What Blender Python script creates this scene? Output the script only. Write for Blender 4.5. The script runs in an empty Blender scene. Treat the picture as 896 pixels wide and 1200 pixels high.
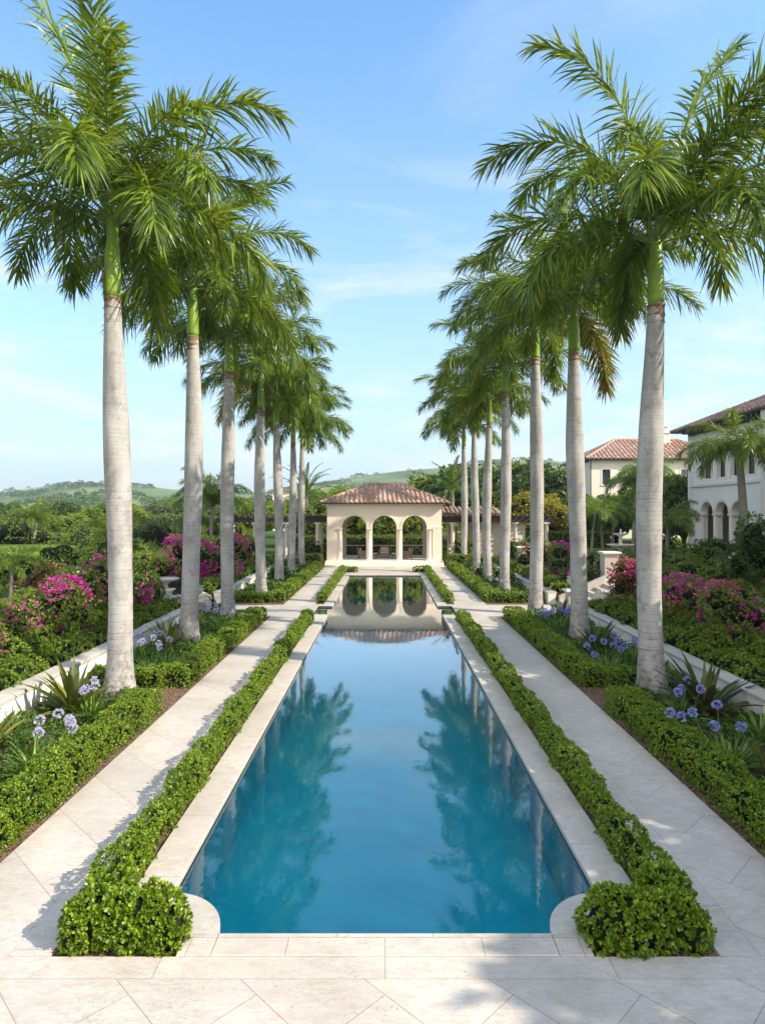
import bpy, math, random
import numpy as np
from mathutils import Vector, Matrix
R = math.radians
C = bpy.context.scene.collection
sc = bpy.context.scene

# ------------------------------------------------------------------ camera, sky, sun, exposure
cam_d = bpy.data.cameras.new('camera')
cam = bpy.data.objects.new('camera', cam_d); C.objects.link(cam)
cam.location = (0, 0, 4.0); cam.rotation_euler = (R(90), 0, 0)
cam_d.sensor_fit = 'VERTICAL'; cam_d.sensor_height = 36.0
cam_d.lens = 36.0 * 750 / 1200
cam_d.shift_x = -3 / 1200
cam_d.clip_start = 0.1; cam_d.clip_end = 20000
sc.camera = cam

SUN_EL, SUN_OFF = 35.0, 22.0          # elevation; degrees turned from +X towards the camera side
sd = Vector((math.cos(R(SUN_EL)) * math.cos(R(SUN_OFF)), -math.cos(R(SUN_EL)) * math.sin(R(SUN_OFF)), math.sin(R(SUN_EL))))
sun_d = bpy.data.lights.new('sun', 'SUN'); sun = bpy.data.objects.new('sun', sun_d); C.objects.link(sun)
sun.rotation_euler = sd.to_track_quat('Z', 'Y').to_euler()
sun_d.energy = 3.4; sun_d.angle = R(0.5); sun_d.color = (1.0, 0.90, 0.75)

w = bpy.data.worlds.new('World'); sc.world = w; w.use_nodes = True
nt = w.node_tree; N = nt.nodes; Lk = nt.links
bg = N['Background']; bg.inputs[1].default_value = 0.15
sky = N.new('ShaderNodeTexSky'); sky.sky_type = 'NISHITA'; sky.sun_disc = False
sky.sun_elevation = R(SUN_EL); sky.sun_rotation = R(90 + SUN_OFF)
sky.air_density = 1.0; sky.dust_density = 0.6; sky.ozone_density = 1.4; sky.altitude = 0
tc = N.new('ShaderNodeTexCoord'); sep = N.new('ShaderNodeSeparateXYZ'); Lk.new(tc.outputs['Generated'], sep.inputs[0])
def wm(op, a, b=None, cl=False):
    n = N.new('ShaderNodeMath'); n.operation = op; n.use_clamp = cl
    for i, q in enumerate((a, b)):
        if q is None: continue
        if isinstance(q, (int, float)): n.inputs[i].default_value = q
        else: Lk.new(q, n.inputs[i])
    return n.outputs[0]
zz = wm('ADD', wm('MAXIMUM', sep.outputs[2], 0.0), 0.12)
cx_ = wm('DIVIDE', sep.outputs[0], zz); cy_ = wm('DIVIDE', sep.outputs[1], zz)
cmb = N.new('ShaderNodeCombineXYZ'); Lk.new(cx_, cmb.inputs[0]); Lk.new(cy_, cmb.inputs[1])
mpw = N.new('ShaderNodeMapping'); mpw.inputs['Scale'].default_value = (0.75, 1.0, 1); mpw.inputs['Rotation'].default_value = (0, 0, R(15)); mpw.inputs['Location'].default_value = (3.1, 1.7, 0)
Lk.new(cmb.outputs[0], mpw.inputs[0])
n1 = N.new('ShaderNodeTexNoise'); n1.inputs['Scale'].default_value = 2.3; n1.inputs['Detail'].default_value = 9; n1.inputs['Roughness'].default_value = 0.62; n1.inputs['Distortion'].default_value = 0.7
Lk.new(mpw.outputs[0], n1.inputs[0])
n2 = N.new('ShaderNodeTexNoise'); n2.inputs['Scale'].default_value = 0.95; n2.inputs['Detail'].default_value = 3
Lk.new(mpw.outputs[0], n2.inputs[0])
cov = wm('MULTIPLY', wm('SUBTRACT', n1.outputs[0], 0.47), 4.5, True)
cov = wm('MULTIPLY', cov, wm('MULTIPLY', wm('SUBTRACT', n2.outputs[0], 0.45), 6.0, True))
low = wm('SUBTRACT', 1.0, wm('MULTIPLY', wm('SUBTRACT', sep.outputs[2], 0.10), 2.2, True))
cov = wm('MULTIPLY', cov, wm('ADD', wm('MULTIPLY', low, 0.6), 0.40))
# thin pale veil towards the horizon
veil = wm('MULTIPLY', wm('POWER', wm('SUBTRACT', 1.0, wm('MULTIPLY', wm('MAXIMUM', sep.outputs[2], 0.0), 1.15, True)), 2.4), 1.0, True)
gm = N.new('ShaderNodeMixRGB'); gm.blend_type = 'MULTIPLY'; gm.inputs[0].default_value = 1; gm.inputs[2].default_value = (0.66, 0.97, 1.10, 1); Lk.new(sky.outputs[0], gm.inputs[1])
mixv = N.new('ShaderNodeMixRGB'); Lk.new(veil, mixv.inputs[0]); Lk.new(gm.outputs[0], mixv.inputs[1]); mixv.inputs[2].default_value = (2.1, 2.36, 2.56, 1)
mixc = N.new('ShaderNodeMixRGB'); Lk.new(cov, mixc.inputs[0]); Lk.new(mixv.outputs[0], mixc.inputs[1])
mp2 = N.new('ShaderNodeMapping'); mp2.inputs['Scale'].default_value = (2.2, 2.2, 8.5); mp2.inputs['Location'].default_value = (1.3, 0.4, 2.2); Lk.new(tc.outputs['Generated'], mp2.inputs[0])
n4 = N.new('ShaderNodeTexNoise'); n4.inputs['Scale'].default_value = 1.5; n4.inputs['Detail'].default_value = 9; n4.inputs['Roughness'].default_value = .62; n4.inputs['Distortion'].default_value = .5; Lk.new(mp2.outputs[0], n4.inputs[0])
lo2 = wm('SUBTRACT', 1.0, wm('MULTIPLY', wm('SUBTRACT', sep.outputs[2], 0.22), 3.2, True))
lc = wm('MULTIPLY', wm('MULTIPLY', wm('SUBTRACT', n4.outputs[0], 0.50), 6.0, True), wm('MULTIPLY', lo2, 0.85))
cov = wm('MAXIMUM', cov, lc); Lk.new(cov, mixc.inputs[0])
mixc.inputs[2].default_value = (3.15, 3.2, 3.2, 1)
# bright cloud bank added behind the camera, out of view, to fill the shade
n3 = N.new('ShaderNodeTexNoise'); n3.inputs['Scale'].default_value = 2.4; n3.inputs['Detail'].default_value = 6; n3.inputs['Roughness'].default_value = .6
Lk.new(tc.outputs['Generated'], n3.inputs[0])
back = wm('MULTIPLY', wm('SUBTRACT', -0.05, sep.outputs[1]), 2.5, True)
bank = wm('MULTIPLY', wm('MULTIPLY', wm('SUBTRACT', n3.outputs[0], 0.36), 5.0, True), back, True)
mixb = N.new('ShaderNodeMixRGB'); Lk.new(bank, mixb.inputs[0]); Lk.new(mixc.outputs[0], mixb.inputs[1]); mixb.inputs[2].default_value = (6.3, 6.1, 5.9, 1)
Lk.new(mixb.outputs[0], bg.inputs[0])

sc.view_settings.view_transform = 'Standard'; sc.view_settings.look = 'None'
sc.view_settings.gamma = 1; sc.view_settings.use_curve_mapping = False
sc.view_settings.exposure = 1.19
sc.cycles.max_bounces = 8; sc.cycles.diffuse_bounces = 3; sc.cycles.glossy_bounces = 3
sc.cycles.transparent_max_bounces = 8; sc.cycles.caustics_reflective = False; sc.cycles.caustics_refractive = False
sc.cycles.use_denoising = True

# ------------------------------------------------------------------ helpers
class MB:
    """collects vertices and faces, built as ONE mesh object"""
    def __init__(s): s.v = []; s.n = 0; s.f = []; s.rnd = []
    def add(s, v, f, mi=0, smooth=False, rnd=None):
        v = np.asarray(v, float).reshape(-1, 3); s.v.append(v)
        if isinstance(f, np.ndarray): groups = [f]
        else:
            d = {}
            for q in f: d.setdefault(len(q), []).append(q)
            groups = [np.array(g) for g in d.values()]
        for g in groups:
            s.f.append((g + s.n, mi, smooth, rnd if rnd is not None else np.full(len(g), .5)))
        s.n += len(v)
    def box(s, x0, x1, y0, y1, z0, z1, mi=0):
        v = [(x0,y0,z0),(x1,y0,z0),(x1,y1,z0),(x0,y1,z0),(x0,y0,z1),(x1,y0,z1),(x1,y1,z1),(x0,y1,z1)]
        s.add(v, [(0,3,2,1),(4,5,6,7),(0,1,5,4),(1,2,6,5),(2,3,7,6),(3,0,4,7)], mi)
    def bev(s, x0, x1, y0, y1, z0, z1, b=.02, mi=0):
        """box with a chamfered top rim"""
        v = [(x0,y0,z0),(x1,y0,z0),(x1,y1,z0),(x0,y1,z0),(x0,y0,z1-b),(x1,y0,z1-b),(x1,y1,z1-b),(x0,y1,z1-b),
             (x0+b,y0+b,z1),(x1-b,y0+b,z1),(x1-b,y1-b,z1),(x0+b,y1-b,z1)]
        f = [(0,3,2,1),(8,9,10,11)]
        for i in range(4):
            j = (i+1) % 4; f += [(i,j,4+j,4+i),(4+i,4+j,8+j,8+i)]
        s.add(v, f, mi)
    def lathe(s, prof, cx=0, cy=0, seg=24, mi=0, smooth=True, cap=True, jit=0, rng=None):
        prof = np.array(prof, float); k = len(prof); a = np.arange(seg) * 2*np.pi/seg
        r = prof[:,0][:,None] * np.ones(seg)
        v = np.stack([cx + r*np.cos(a), cy + r*np.sin(a), prof[:,1][:,None]*np.ones(seg)], -1).reshape(-1,3)
        i = np.arange(k-1)[:,None]; j = np.arange(seg)[None,:]; j2 = (j+1) % seg
        f = np.stack([i*seg+j, i*seg+j2, (i+1)*seg+j2, (i+1)*seg+j], -1).reshape(-1,4)
        s.add(v, f, mi, smooth)
        if cap:
            s.f.append((np.array([list(range(seg))[::-1]]) + s.n - len(v), mi, False, np.array([.5])))
            s.f.append((np.array([list(range((k-1)*seg, k*seg))]) + s.n - len(v), mi, False, np.array([.5])))
    def tube(s, pts, rad, seg=8, mi=0, smooth=True):
        pts = np.array(pts, float); k = len(pts); rad = np.broadcast_to(np.array(rad, float), (k,))
        T = np.gradient(pts, axis=0); T /= np.linalg.norm(T, axis=1)[:,None] + 1e-9
        up = np.where(np.abs(T[:,2:3]) > .9, np.array([[1.,0,0]]), np.array([[0,0,1.]]))
        A = np.cross(up, T); A /= np.linalg.norm(A, axis=1)[:,None] + 1e-9; B = np.cross(T, A)
        for q in range(1, k):
            if np.dot(A[q], A[q-1]) < 0: A[q] *= -1; B[q] *= -1
        a = np.arange(seg)*2*np.pi/seg
        v = (pts[:,None] + rad[:,None,None]*(A[:,None]*np.cos(a)[None,:,None] + B[:,None]*np.sin(a)[None,:,None])).reshape(-1,3)
        i = np.arange(k-1)[:,None]; j = np.arange(seg)[None,:]; j2 = (j+1) % seg
        s.add(v, np.stack([i*seg+j, i*seg+j2, (i+1)*seg+j2, (i+1)*seg+j], -1).reshape(-1,4), mi, smooth)
        s.f.append((np.array([list(range((k-1)*seg, k*seg))]) + s.n - len(v), mi, False, np.array([.5])))
    def xf(s, M):
        M = np.array(M)
        s.v = [q @ M[:3,:3].T + M[:3,3] for q in s.v]; return s
    def mesh(s, name, mats):
        me = bpy.data.meshes.new(name)
        v = np.concatenate(s.v) if s.v else np.zeros((0,3))
        me.vertices.add(len(v)); me.vertices.foreach_set('co', v.astype(np.float32).ravel())
        loops = np.concatenate([g.ravel() for g,_,_,_ in s.f]); tot = np.concatenate([np.full(len(g), g.shape[1]) for g,_,_,_ in s.f])
        me.loops.add(len(loops)); me.loops.foreach_set('vertex_index', loops.astype(np.int32))
        me.polygons.add(len(tot)); me.polygons.foreach_set('loop_start', np.concatenate([[0], np.cumsum(tot)[:-1]]).astype(np.int32))
        me.polygons.foreach_set('material_index', np.concatenate([np.full(len(g), m) for g,m,_,_ in s.f]).astype(np.int32))
        me.polygons.foreach_set('use_smooth', np.concatenate([np.full(len(g), sm) for g,_,sm,_ in s.f]))
        at = me.attributes.new('rnd', 'FLOAT', 'FACE'); at.data.foreach_set('value', np.concatenate([r for _,_,_,r in s.f]).astype(np.float32))
        for m in (mats if isinstance(mats, (list, tuple)) else [mats]): me.materials.append(m)
        me.update(calc_edges=True); me.validate(); return me
    def build(s, name, mats, parent=None, loc=None):
        o = bpy.data.objects.new(name, s.mesh(name, mats)); C.objects.link(o)
        if parent: o.parent = parent
        if loc is not None: o.location = loc
        return o

def tag(o, label, cat, group=None):
    o['label'] = label; o['category'] = cat
    if group: o['group'] = group
    return o
def thing(name, label, cat, loc=(0,0,0), rz=0, group=None):
    o = bpy.data.objects.new(name, None); C.objects.link(o); o.empty_display_size = .2
    o.location = loc; o.rotation_euler = (0,0,rz); return tag(o, label, cat, group)
def kind(o, k): o['kind'] = k; return o
def copy_tree(o, parent=None):
    c = o.copy(); C.objects.link(c); c.parent = parent
    for ch in list(o.children): copy_tree(ch, c)
    return c
def inst(name, me, parent, loc=(0,0,0), rot=(0,0,0), scale=1):
    o = bpy.data.objects.new(name, me); C.objects.link(o); o.parent = parent
    o.location = loc; o.rotation_euler = rot; o.scale = (scale,)*3 if isinstance(scale, (int,float)) else scale
    return o
ORD = ['first','second','third','fourth','fifth','sixth','seventh','eighth','ninth','tenth','eleventh','twelfth','thirteenth','fourteenth','fifteenth','sixteenth','seventeenth','eighteenth','nineteenth','twentieth'] + \
      ['twenty-' + q for q in ('first','second','third','fourth','fifth','sixth','seventh','eighth','ninth')] + ['thirtieth'] + ['thirty-' + q for q in ('first','second','third','fourth','fifth','sixth','seventh','eighth','ninth')] + ['fortieth']

# ------------------------------------------------------------------ materials
class Mat:
    def __init__(s, name):
        s.m = bpy.data.materials.new(name); s.m.use_nodes = True; s.t = s.m.node_tree; s.N = s.t.nodes
        s.p = s.N['Principled BSDF']; s.out = s.N['Material Output']; s.tc = None
    def n(s, typ, **k):
        q = s.N.new(typ)
        for a, b in k.items(): setattr(q, a, b)
        return q
    def l(s, a, b): s.t.links.new(a, b)
    def co(s, scale=(1,1,1), rot=(0,0,0), loc=(0,0,0), kind='Object'):
        if s.tc is None: s.tc = s.n('ShaderNodeTexCoord')
        mp = s.n('ShaderNodeMapping'); mp.inputs['Scale'].default_value = scale; mp.inputs['Rotation'].default_value = rot; mp.inputs['Location'].default_value = loc
        s.l(s.tc.outputs[kind], mp.inputs[0]); return mp.outputs[0]
    def noise(s, scale, detail=4, rough=.55, co=None, dist=0):
        q = s.n('ShaderNodeTexNoise'); q.inputs['Scale'].default_value = scale; q.inputs['Detail'].default_value = detail
        q.inputs['Roughness'].default_value = rough; q.inputs['Distortion'].default_value = dist
        s.l(co if co is not None else s.co(), q.inputs[0]); return q.outputs[0]
    def ramp(s, f, stops, interp='LINEAR'):
        q = s.n('ShaderNodeValToRGB'); cr = q.color_ramp; cr.interpolation = interp
        while len(cr.elements) < len(stops): cr.elements.new(.5)
        for e, (p, c) in zip(cr.elements, stops):
            e.position = p; e.color = (c,c,c,1) if isinstance(c, (int,float)) else (*c,1)
        s.l(f, q.inputs[0]); return q.outputs[0]
    def mix(s, f, a, b, typ='MIX'):
        q = s.n('ShaderNodeMixRGB', blend_type=typ)
        for i, x in enumerate((f, a, b)):
            if isinstance(x, (int,float)): q.inputs[i].default_value = x if i == 0 else (x,x,x,1)
            elif isinstance(x, tuple): q.inputs[i].default_value = (*x,1)
            else: s.l(x, q.inputs[i])
        return q.outputs[0]
    def math(s, op, a, b=0, cl=False):
        q = s.n('ShaderNodeMath', operation=op, use_clamp=cl)
        for i, x in enumerate((a, b)):
            if isinstance(x, (int,float)): q.inputs[i].default_value = x
            else: s.l(x, q.inputs[i])
        return q.outputs[0]
    def attr(s, name='rnd'):
        q = s.n('ShaderNodeAttribute', attribute_name=name); return q.outputs['Fac']
    def col(s, c):
        if isinstance(c, tuple): s.p.inputs['Base Color'].default_value = (*c,1)
        else: s.l(c, s.p.inputs['Base Color'])
    def bump(s, h, strength=.3, dist=.02):
        q = s.n('ShaderNodeBump'); q.inputs['Strength'].default_value = strength; q.inputs['Distance'].default_value = dist
        s.l(h, q.inputs['Height']); s.l(q.outputs[0], s.p.inputs['Normal'])
    def rough(s, r, spec=.5):
        if isinstance(r, (int,float)): s.p.inputs['Roughness'].default_value = r
        else: s.l(r, s.p.inputs['Roughness'])
        s.p.inputs['Specular IOR Level'].default_value = spec

def leaf_mat(name, dark, mid, light, trans=.35, rough=.42, spec=.45, nscale=1.3):
    m = Mat(name); c = m.ramp(m.attr(), [(0,dark),(.45,mid),(1,light)])
    nz = m.noise(nscale, 2, .5, m.co(kind='Object'))
    c = m.mix(m.math('MULTIPLY', m.math('SUBTRACT', nz, .35, True), 1.6, True), c, m.mix(.55, c, light))
    m.col(c); m.rough(rough, spec)
    tr = m.n('ShaderNodeBsdfTranslucent'); m.l(m.mix(.35, c, (light[0]*1.7, light[1]*1.35, light[2]*.6)), tr.inputs[0])
    ms = m.n('ShaderNodeMixShader'); ms.inputs[0].default_value = trans
    m.l(m.p.outputs[0], ms.inputs[1]); m.l(tr.outputs[0], ms.inputs[2]); m.l(ms.outputs[0], m.out.inputs[0])
    return m.m
def plain(name, c, rough=.7, spec=.4, var=.12, nscale=3, bump=0, metal=0):
    m = Mat(name); nz = m.noise(nscale, 5, .6)
    m.col(m.mix(nz, tuple(max(q*(1-var*2),0) for q in c), tuple(q*(1+var) for q in c))); m.rough(rough, spec)
    m.p.inputs['Metallic'].default_value = metal
    if bump: m.bump(m.noise(nscale*8, 4, .6), bump, .02)
    return m.m

def travertine(name, rot=0.0, bw=1.15, rh=.58, joints=True, tint=(1,1,1)):
    m = Mat(name); co = m.co(rot=(0,0,R(rot)))
    big = m.noise(.55, 5, .6); fine = m.noise(9, 6, .65, m.co(scale=(1,3.5,1), rot=(0,0,R(rot+8))), .6)
    c = m.ramp(big, [(.32,(.47*tint[0],.42*tint[1],.36*tint[2])),(.5,(.58*tint[0],.53*tint[1],.465*tint[2])),(.68,(.66*tint[0],.615*tint[1],.55*tint[2]))])
    c = m.mix(m.ramp(fine, [(.36,.0),(.72,.7)]), c, (.46*tint[0],.39*tint[1],.32*tint[2]))
    # pits and hairline streaks of the stone
    pm = m.ramp(m.noise(1.7, 4, .65, m.co(loc=(4,2,0))), [(.42,0),(.56,1)])
    pit = m.ramp(m.noise(34, 4, .7, m.co(scale=(1,.75,1), rot=(0,0,R(rot+12)))), [(.612,0),(.65,1)])
    pit = m.math('MULTIPLY', pit, pm)
    st = m.ramp(m.noise(3.2, 7, .7, m.co(scale=(.8,3.2,1), rot=(0,0,R(rot+20))), 1.6), [(.486,0),(.5,1),(.514,0)])
    st = m.math('MULTIPLY', st, m.ramp(m.noise(1.1, 2, .5, m.co(loc=(1,7,0))), [(.46,0),(.6,.85)]))
    mark = m.math('MAXIMUM', pit, st)
    c = m.mix(m.math('MULTIPLY', mark, .72), c, (.20,.155,.115))
    c = m.mix(m.ramp(m.noise(4.5, 5, .7, m.co(loc=(2,9,0), scale=(1,1.8,1))), [(.46,0),(.68,.5)]), c, (.41,.34,.265))
    h = m.math('MULTIPLY', mark, -1)
    if joints:
        br = m.n('ShaderNodeTexBrick'); br.offset = .5; br.inputs['Scale'].default_value = 1
        br.inputs['Brick Width'].default_value = bw; br.inputs['Row Height'].default_value = rh
        br.inputs['Mortar Size'].default_value = .0045; br.inputs['Mortar Smooth'].default_value = .2
        br.inputs['Color1'].default_value = (.93,.93,.93,1); br.inputs['Color2'].default_value = (1.03,1.015,1.0,1); br.inputs['Mortar'].default_value = (.56,.52,.47,1)
        m.l(co, br.inputs[0]); c = m.mix(1, c, br.outputs[0], 'MULTIPLY')
        h = m.math('SUBTRACT', h, br.outputs['Fac'])
    # worn, damp-darkened patches
    c = m.mix(m.ramp(m.noise(.9, 6, .7, m.co(loc=(9,3,0)), .8), [(.5,0),(.75,.4)]), c, (.36,.31,.26))
    m.col(c); m.rough(m.ramp(fine, [(.3,.42),(.8,.62)]), .35); m.bump(h, .25, .004)
    return m.m

M = {}
M['pave'] = travertine('travertine_diagonal', 45, 1.5, .75)
M['pave_b'] = travertine('travertine_border', 90, 1.3, 2.0)
M['pave_x'] = travertine('travertine_cross', 0, 1.2, .6)
M['coping'] = travertine('travertine_coping', 0, .9, 1.0, tint=(1.0,1.0,1.0))
M['coping_s'] = travertine('travertine_coping_side', 90, 1.4, 7.0)
M['stone'] = travertine('limestone_wall', 0, joints=False)
M['stucco'] = plain('cream_stucco', (.83,.72,.59), .85, .2, .05, 1.2, .12)
M['trim'] = plain('pale_stone_trim', (.78,.69,.58), .75, .3, .08, 2, .1)
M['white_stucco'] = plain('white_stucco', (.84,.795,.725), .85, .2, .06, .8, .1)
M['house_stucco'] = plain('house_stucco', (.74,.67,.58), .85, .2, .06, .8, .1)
M['dark_wood'] = plain('dark_wood', (.055,.038,.03), .6, .4, .2, 6)
M['wicker'] = plain('wicker', (.30,.20,.12), .7, .3, .2, 25, .3)
M['cushion'] = plain('cushion', (.62,.56,.47), .9, .2, .05, 8)
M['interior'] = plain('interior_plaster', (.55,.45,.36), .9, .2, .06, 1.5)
M['metal'] = plain('dark_metal', (.05,.05,.05), .45, .5, .1, 8, 0, .6)
M['frame_b'] = plain('bronze_frame', (.07,.055,.045), .5, .4, .1, 8)

def m_glass():
    m = Mat('window_glass'); m.col((.03,.045,.06)); m.rough(.05, .9); m.p.inputs['IOR'].default_value = 1.6; return m.m
M['glass'] = m_glass()
def m_tile(name, a, b, c):
    m = Mat(name); col = m.ramp(m.attr(), [(0,a),(.5,b),(1,c)])
    nz = m.noise(3, 6, .65); col = m.mix(m.ramp(nz, [(.52,0),(.85,.25)]), col, (.16,.10,.075))
    m.col(col); m.rough(.8, .3); m.bump(m.noise(30, 4), .3, .01); return m.m
M['tile'] = m_tile('terracotta_tiles', (.32,.19,.14), (.43,.28,.21), (.58,.43,.35))
M['tile_dark'] = m_tile('weathered_tiles', (.2,.125,.1), (.31,.2,.15), (.46,.33,.26))
def m_soil():
    m = Mat('planting_soil'); c = m.ramp(m.noise(22, 6, .7), [(.3,(.02,.013,.009)),(.6,(.055,.035,.024)),(.8,(.13,.08,.05))])
    m.col(c); m.rough(.95, .2); m.bump(m.noise(40, 5, .7), .8, .03); return m.m
M['soil'] = m_soil()
def m_mulch():
    m = Mat('bark_mulch'); vo = m.n('ShaderNodeTexVoronoi'); vo.inputs['Scale'].default_value = 45; m.l(m.co(), vo.inputs[0])
    bwv = m.n('ShaderNodeRGBToBW'); m.l(vo.outputs['Color'], bwv.inputs[0])
    m.col(m.ramp(bwv.outputs[0], [(.1,(.04,.022,.015)),(.5,(.15,.085,.055)),(.9,(.32,.22,.15))])); m.rough(.9, .2); m.bump(vo.outputs['Distance'], .8, .02); return m.m
M['mulch'] = m_mulch()
def m_lawn():
    m = Mat('lawn_grass'); c = m.ramp(m.noise(.35, 5, .6), [(.3,(.10,.17,.014)),(.7,(.19,.27,.025))])
    c = m.mix(.5, c, m.ramp(m.noise(38, 3, .7), [(.3,(.03,.07,.01)),(.8,(.17,.25,.04))])); m.col(c); m.rough(.9, .1); m.bump(m.noise(60, 3), .8, .03); return m.m
M['lawn'] = m_lawn()
def m_ground():
    m = Mat('ground_grass'); c = m.ramp(m.noise(.04, 6, .6), [(.3,(.03,.06,.012)),(.55,(.06,.10,.02)),(.75,(.11,.13,.04))])
    m.col(c); m.rough(.95, .1); return m.m
M['ground'] = m_ground()
def m_hill():
    m = Mat('hill_pasture'); co = m.co(scale=(1,.45,1))
    c = m.ramp(m.noise(.009, 8, .6, co, .8), [(.36,(.06,.10,.035)),(.47,(.11,.155,.05)),(.56,(.18,.21,.075)),(.7,(.27,.27,.12))])
    c2 = m.ramp(m.noise(.05, 6, .7, co), [(.56,0),(.64,.8)])
    m.col(m.mix(c2, c, (.05,.085,.035))); m.rough(.95, .1); return m.m
M['hill'] = m_hill()
def m_trunk():
    m = Mat('royal_palm_trunk'); co = m.co(scale=(.25,.25,11))
    rings = m.noise(1.7, 6, .7, co, .12)
    c = m.ramp(rings, [(.2,(.22,.205,.19)),(.4,(.32,.305,.285)),(.55,(.385,.37,.348)),(.8,(.46,.445,.42))])
    blot = m.noise(1.6, 7, .72, m.co(scale=(1,1,.45)), .5)
    c = m.mix(m.ramp(blot, [(.46,0),(.62,.85)]), c, (.235,.215,.195))
    c = m.mix(m.ramp(m.noise(.9, 4, .6, m.co(loc=(7,7,7), scale=(1,1,.6))), [(.45,0),(.7,.55)]), c, (.56,.54,.51))
    hair = m.ramp(m.noise(2.2, 3, .6, m.co(scale=(.35,.35,16), loc=(3,0,0))), [(.33,1),(.385,0)])
    c = m.mix(m.math('MULTIPLY', m.math('MULTIPLY', hair, .75), m.ramp(m.noise(1.1, 4, .6, m.co(loc=(5,5,1))), [(.42,0),(.6,1)])), c, (.12,.095,.075))
    # lichen and splash stains round the foot
    sp = m.n('ShaderNodeSeparateXYZ'); m.l(m.co(), sp.inputs[0])
    foot = m.math('SUBTRACT', 1.1, m.math('MULTIPLY', sp.outputs[2], .6), True)
    c = m.mix(m.ramp(m.noise(3.3, 7, .75, m.co(loc=(1,4,2))), [(.56,0),(.66,.7)]), c, (.17,.16,.14))
    f = m.math('MULTIPLY', foot, m.ramp(m.noise(7, 6, .75), [(.42,0),(.62,.9)]))
    c = m.mix(f, c, (.12,.09,.065))
    m.col(c); m.rough(.85, .2); m.bump(m.math('ADD', m.math('MULTIPLY', rings, .8), m.math('MULTIPLY', m.noise(30, 4), .3)), .55, .025); return m.m
M['trunk'] = m_trunk()
def m_upper():
    m = Mat('young_trunk_collar'); c = m.ramp(m.noise(3, 4, .6, m.co(scale=(.5,.5,8))), [(.3,(.14,.09,.06)),(.6,(.30,.21,.15)),(.8,(.40,.33,.25))]); m.col(c); m.rough(.85,.2); return m.m
M['collar'] = m_upper()
def m_shaft():
    m = Mat('green_crownshaft'); c = m.ramp(m.noise(1.2, 4, .6, m.co(scale=(1.5,1.5,.5))), [(.3,(.14,.26,.02)),(.6,(.27,.40,.035)),(.8,(.38,.47,.06))])
    r = m.ramp(m.noise(1.5, 2, .5, m.co(scale=(.3,.3,9))), [(.3,.75),(.5,1)]); c = m.mix(1, c, r, 'MULTIPLY'); m.col(c); m.rough(.38, .5); return m.m
M['shaft'] = m_shaft()
M['bark'] = plain('tree_bark', (.14,.10,.075), .9, .2, .25, 5, .5)
M['bark_pale'] = plain('pale_palm_bark', (.30,.26,.22), .9, .2, .2, 6, .4)
M['rachis'] = plain('frond_rachis', (.20,.28,.06), .5, .4, .15, 2)
M['frond'] = leaf_mat('palm_frond', (.022,.060,.008), (.080,.155,.012), (.27,.36,.028), .36, .36, .5, .7)
M['frond_dry'] = leaf_mat('palm_frond_yellowed', (.08,.10,.02), (.20,.20,.03), (.36,.32,.05), .35, .5, .4, .7)
M['frond_b'] = leaf_mat('garden_palm_frond', (.025,.07,.012), (.07,.15,.018), (.17,.26,.03), .3, .4, .45, .7)
M['hedge'] = leaf_mat('hedge_leaf', (.028,.078,.006), (.105,.20,.009), (.30,.40,.026), .3, .36, .5, 1.6)
M['ficus'] = leaf_mat('ficus_leaf', (.032,.08,.008), (.095,.18,.012), (.25,.34,.028), .3, .40, .45, 1.2)
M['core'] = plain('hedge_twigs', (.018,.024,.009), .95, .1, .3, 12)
M['gcover'] = leaf_mat('groundcover_leaf', (.018,.055,.010), (.05,.115,.014), (.12,.21,.025), .3, .45, .4, 2)
M['shrub'] = leaf_mat('shrub_leaf', (.03,.08,.012), (.085,.16,.018), (.19,.27,.035), .3, .42, .45, 1)
M['shrub_y'] = leaf_mat('shrub_leaf_yellow', (.05,.095,.012), (.13,.20,.02), (.28,.34,.04), .3, .42, .45, 1)
M['shrub_r'] = leaf_mat('bronze_leaf', (.08,.03,.015), (.17,.09,.03), (.28,.17,.07), .3, .5, .4, 1)
M['tree_a'] = leaf_mat('tree_leaf_deep', (.026,.06,.012), (.055,.11,.018), (.12,.19,.03), .25, .5, .35, .3)
M['tree_b'] = leaf_mat('tree_leaf_fresh', (.055,.10,.012), (.12,.19,.02), (.22,.29,.035), .3, .5, .35, .3)
M['tree_c'] = leaf_mat('tree_leaf_olive', (.05,.075,.025), (.095,.125,.04), (.16,.19,.06), .25, .5, .35, .3)
M['tree_l'] = leaf_mat('tree_leaf_lime', (.09,.15,.012), (.19,.27,.02), (.32,.38,.04), .35, .45, .4, .5)
M['tree_y'] = leaf_mat('tree_leaf_golden', (.10,.12,.012), (.24,.23,.02), (.42,.36,.04), .3, .5, .35, .3)
M['blue'] = leaf_mat('agapanthus_blue', (.16,.20,.55), (.27,.33,.74), (.48,.52,.86), .25, .6, .3, 4)
M['lilac'] = leaf_mat('agapanthus_lilac', (.34,.33,.58), (.50,.49,.72), (.70,.69,.82), .25, .6, .3, 4)
M['magenta'] = leaf_mat('bougainvillea_magenta', (.28,.012,.16), (.48,.025,.30), (.62,.08,.42), .35, .6, .3, 2)
M['pinkish'] = leaf_mat('bougainvillea_pink', (.35,.06,.10), (.50,.13,.20), (.62,.28,.28), .35, .6, .3, 2)
M['strap'] = leaf_mat('strap_leaf', (.035,.10,.012), (.10,.21,.02), (.22,.34,.04), .3, .35, .5, 2)
M['cordy'] = leaf_mat('broad_strap_leaf', (.045,.060,.012), (.095,.125,.016), (.26,.27,.03), .3, .32, .55, 2)
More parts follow.
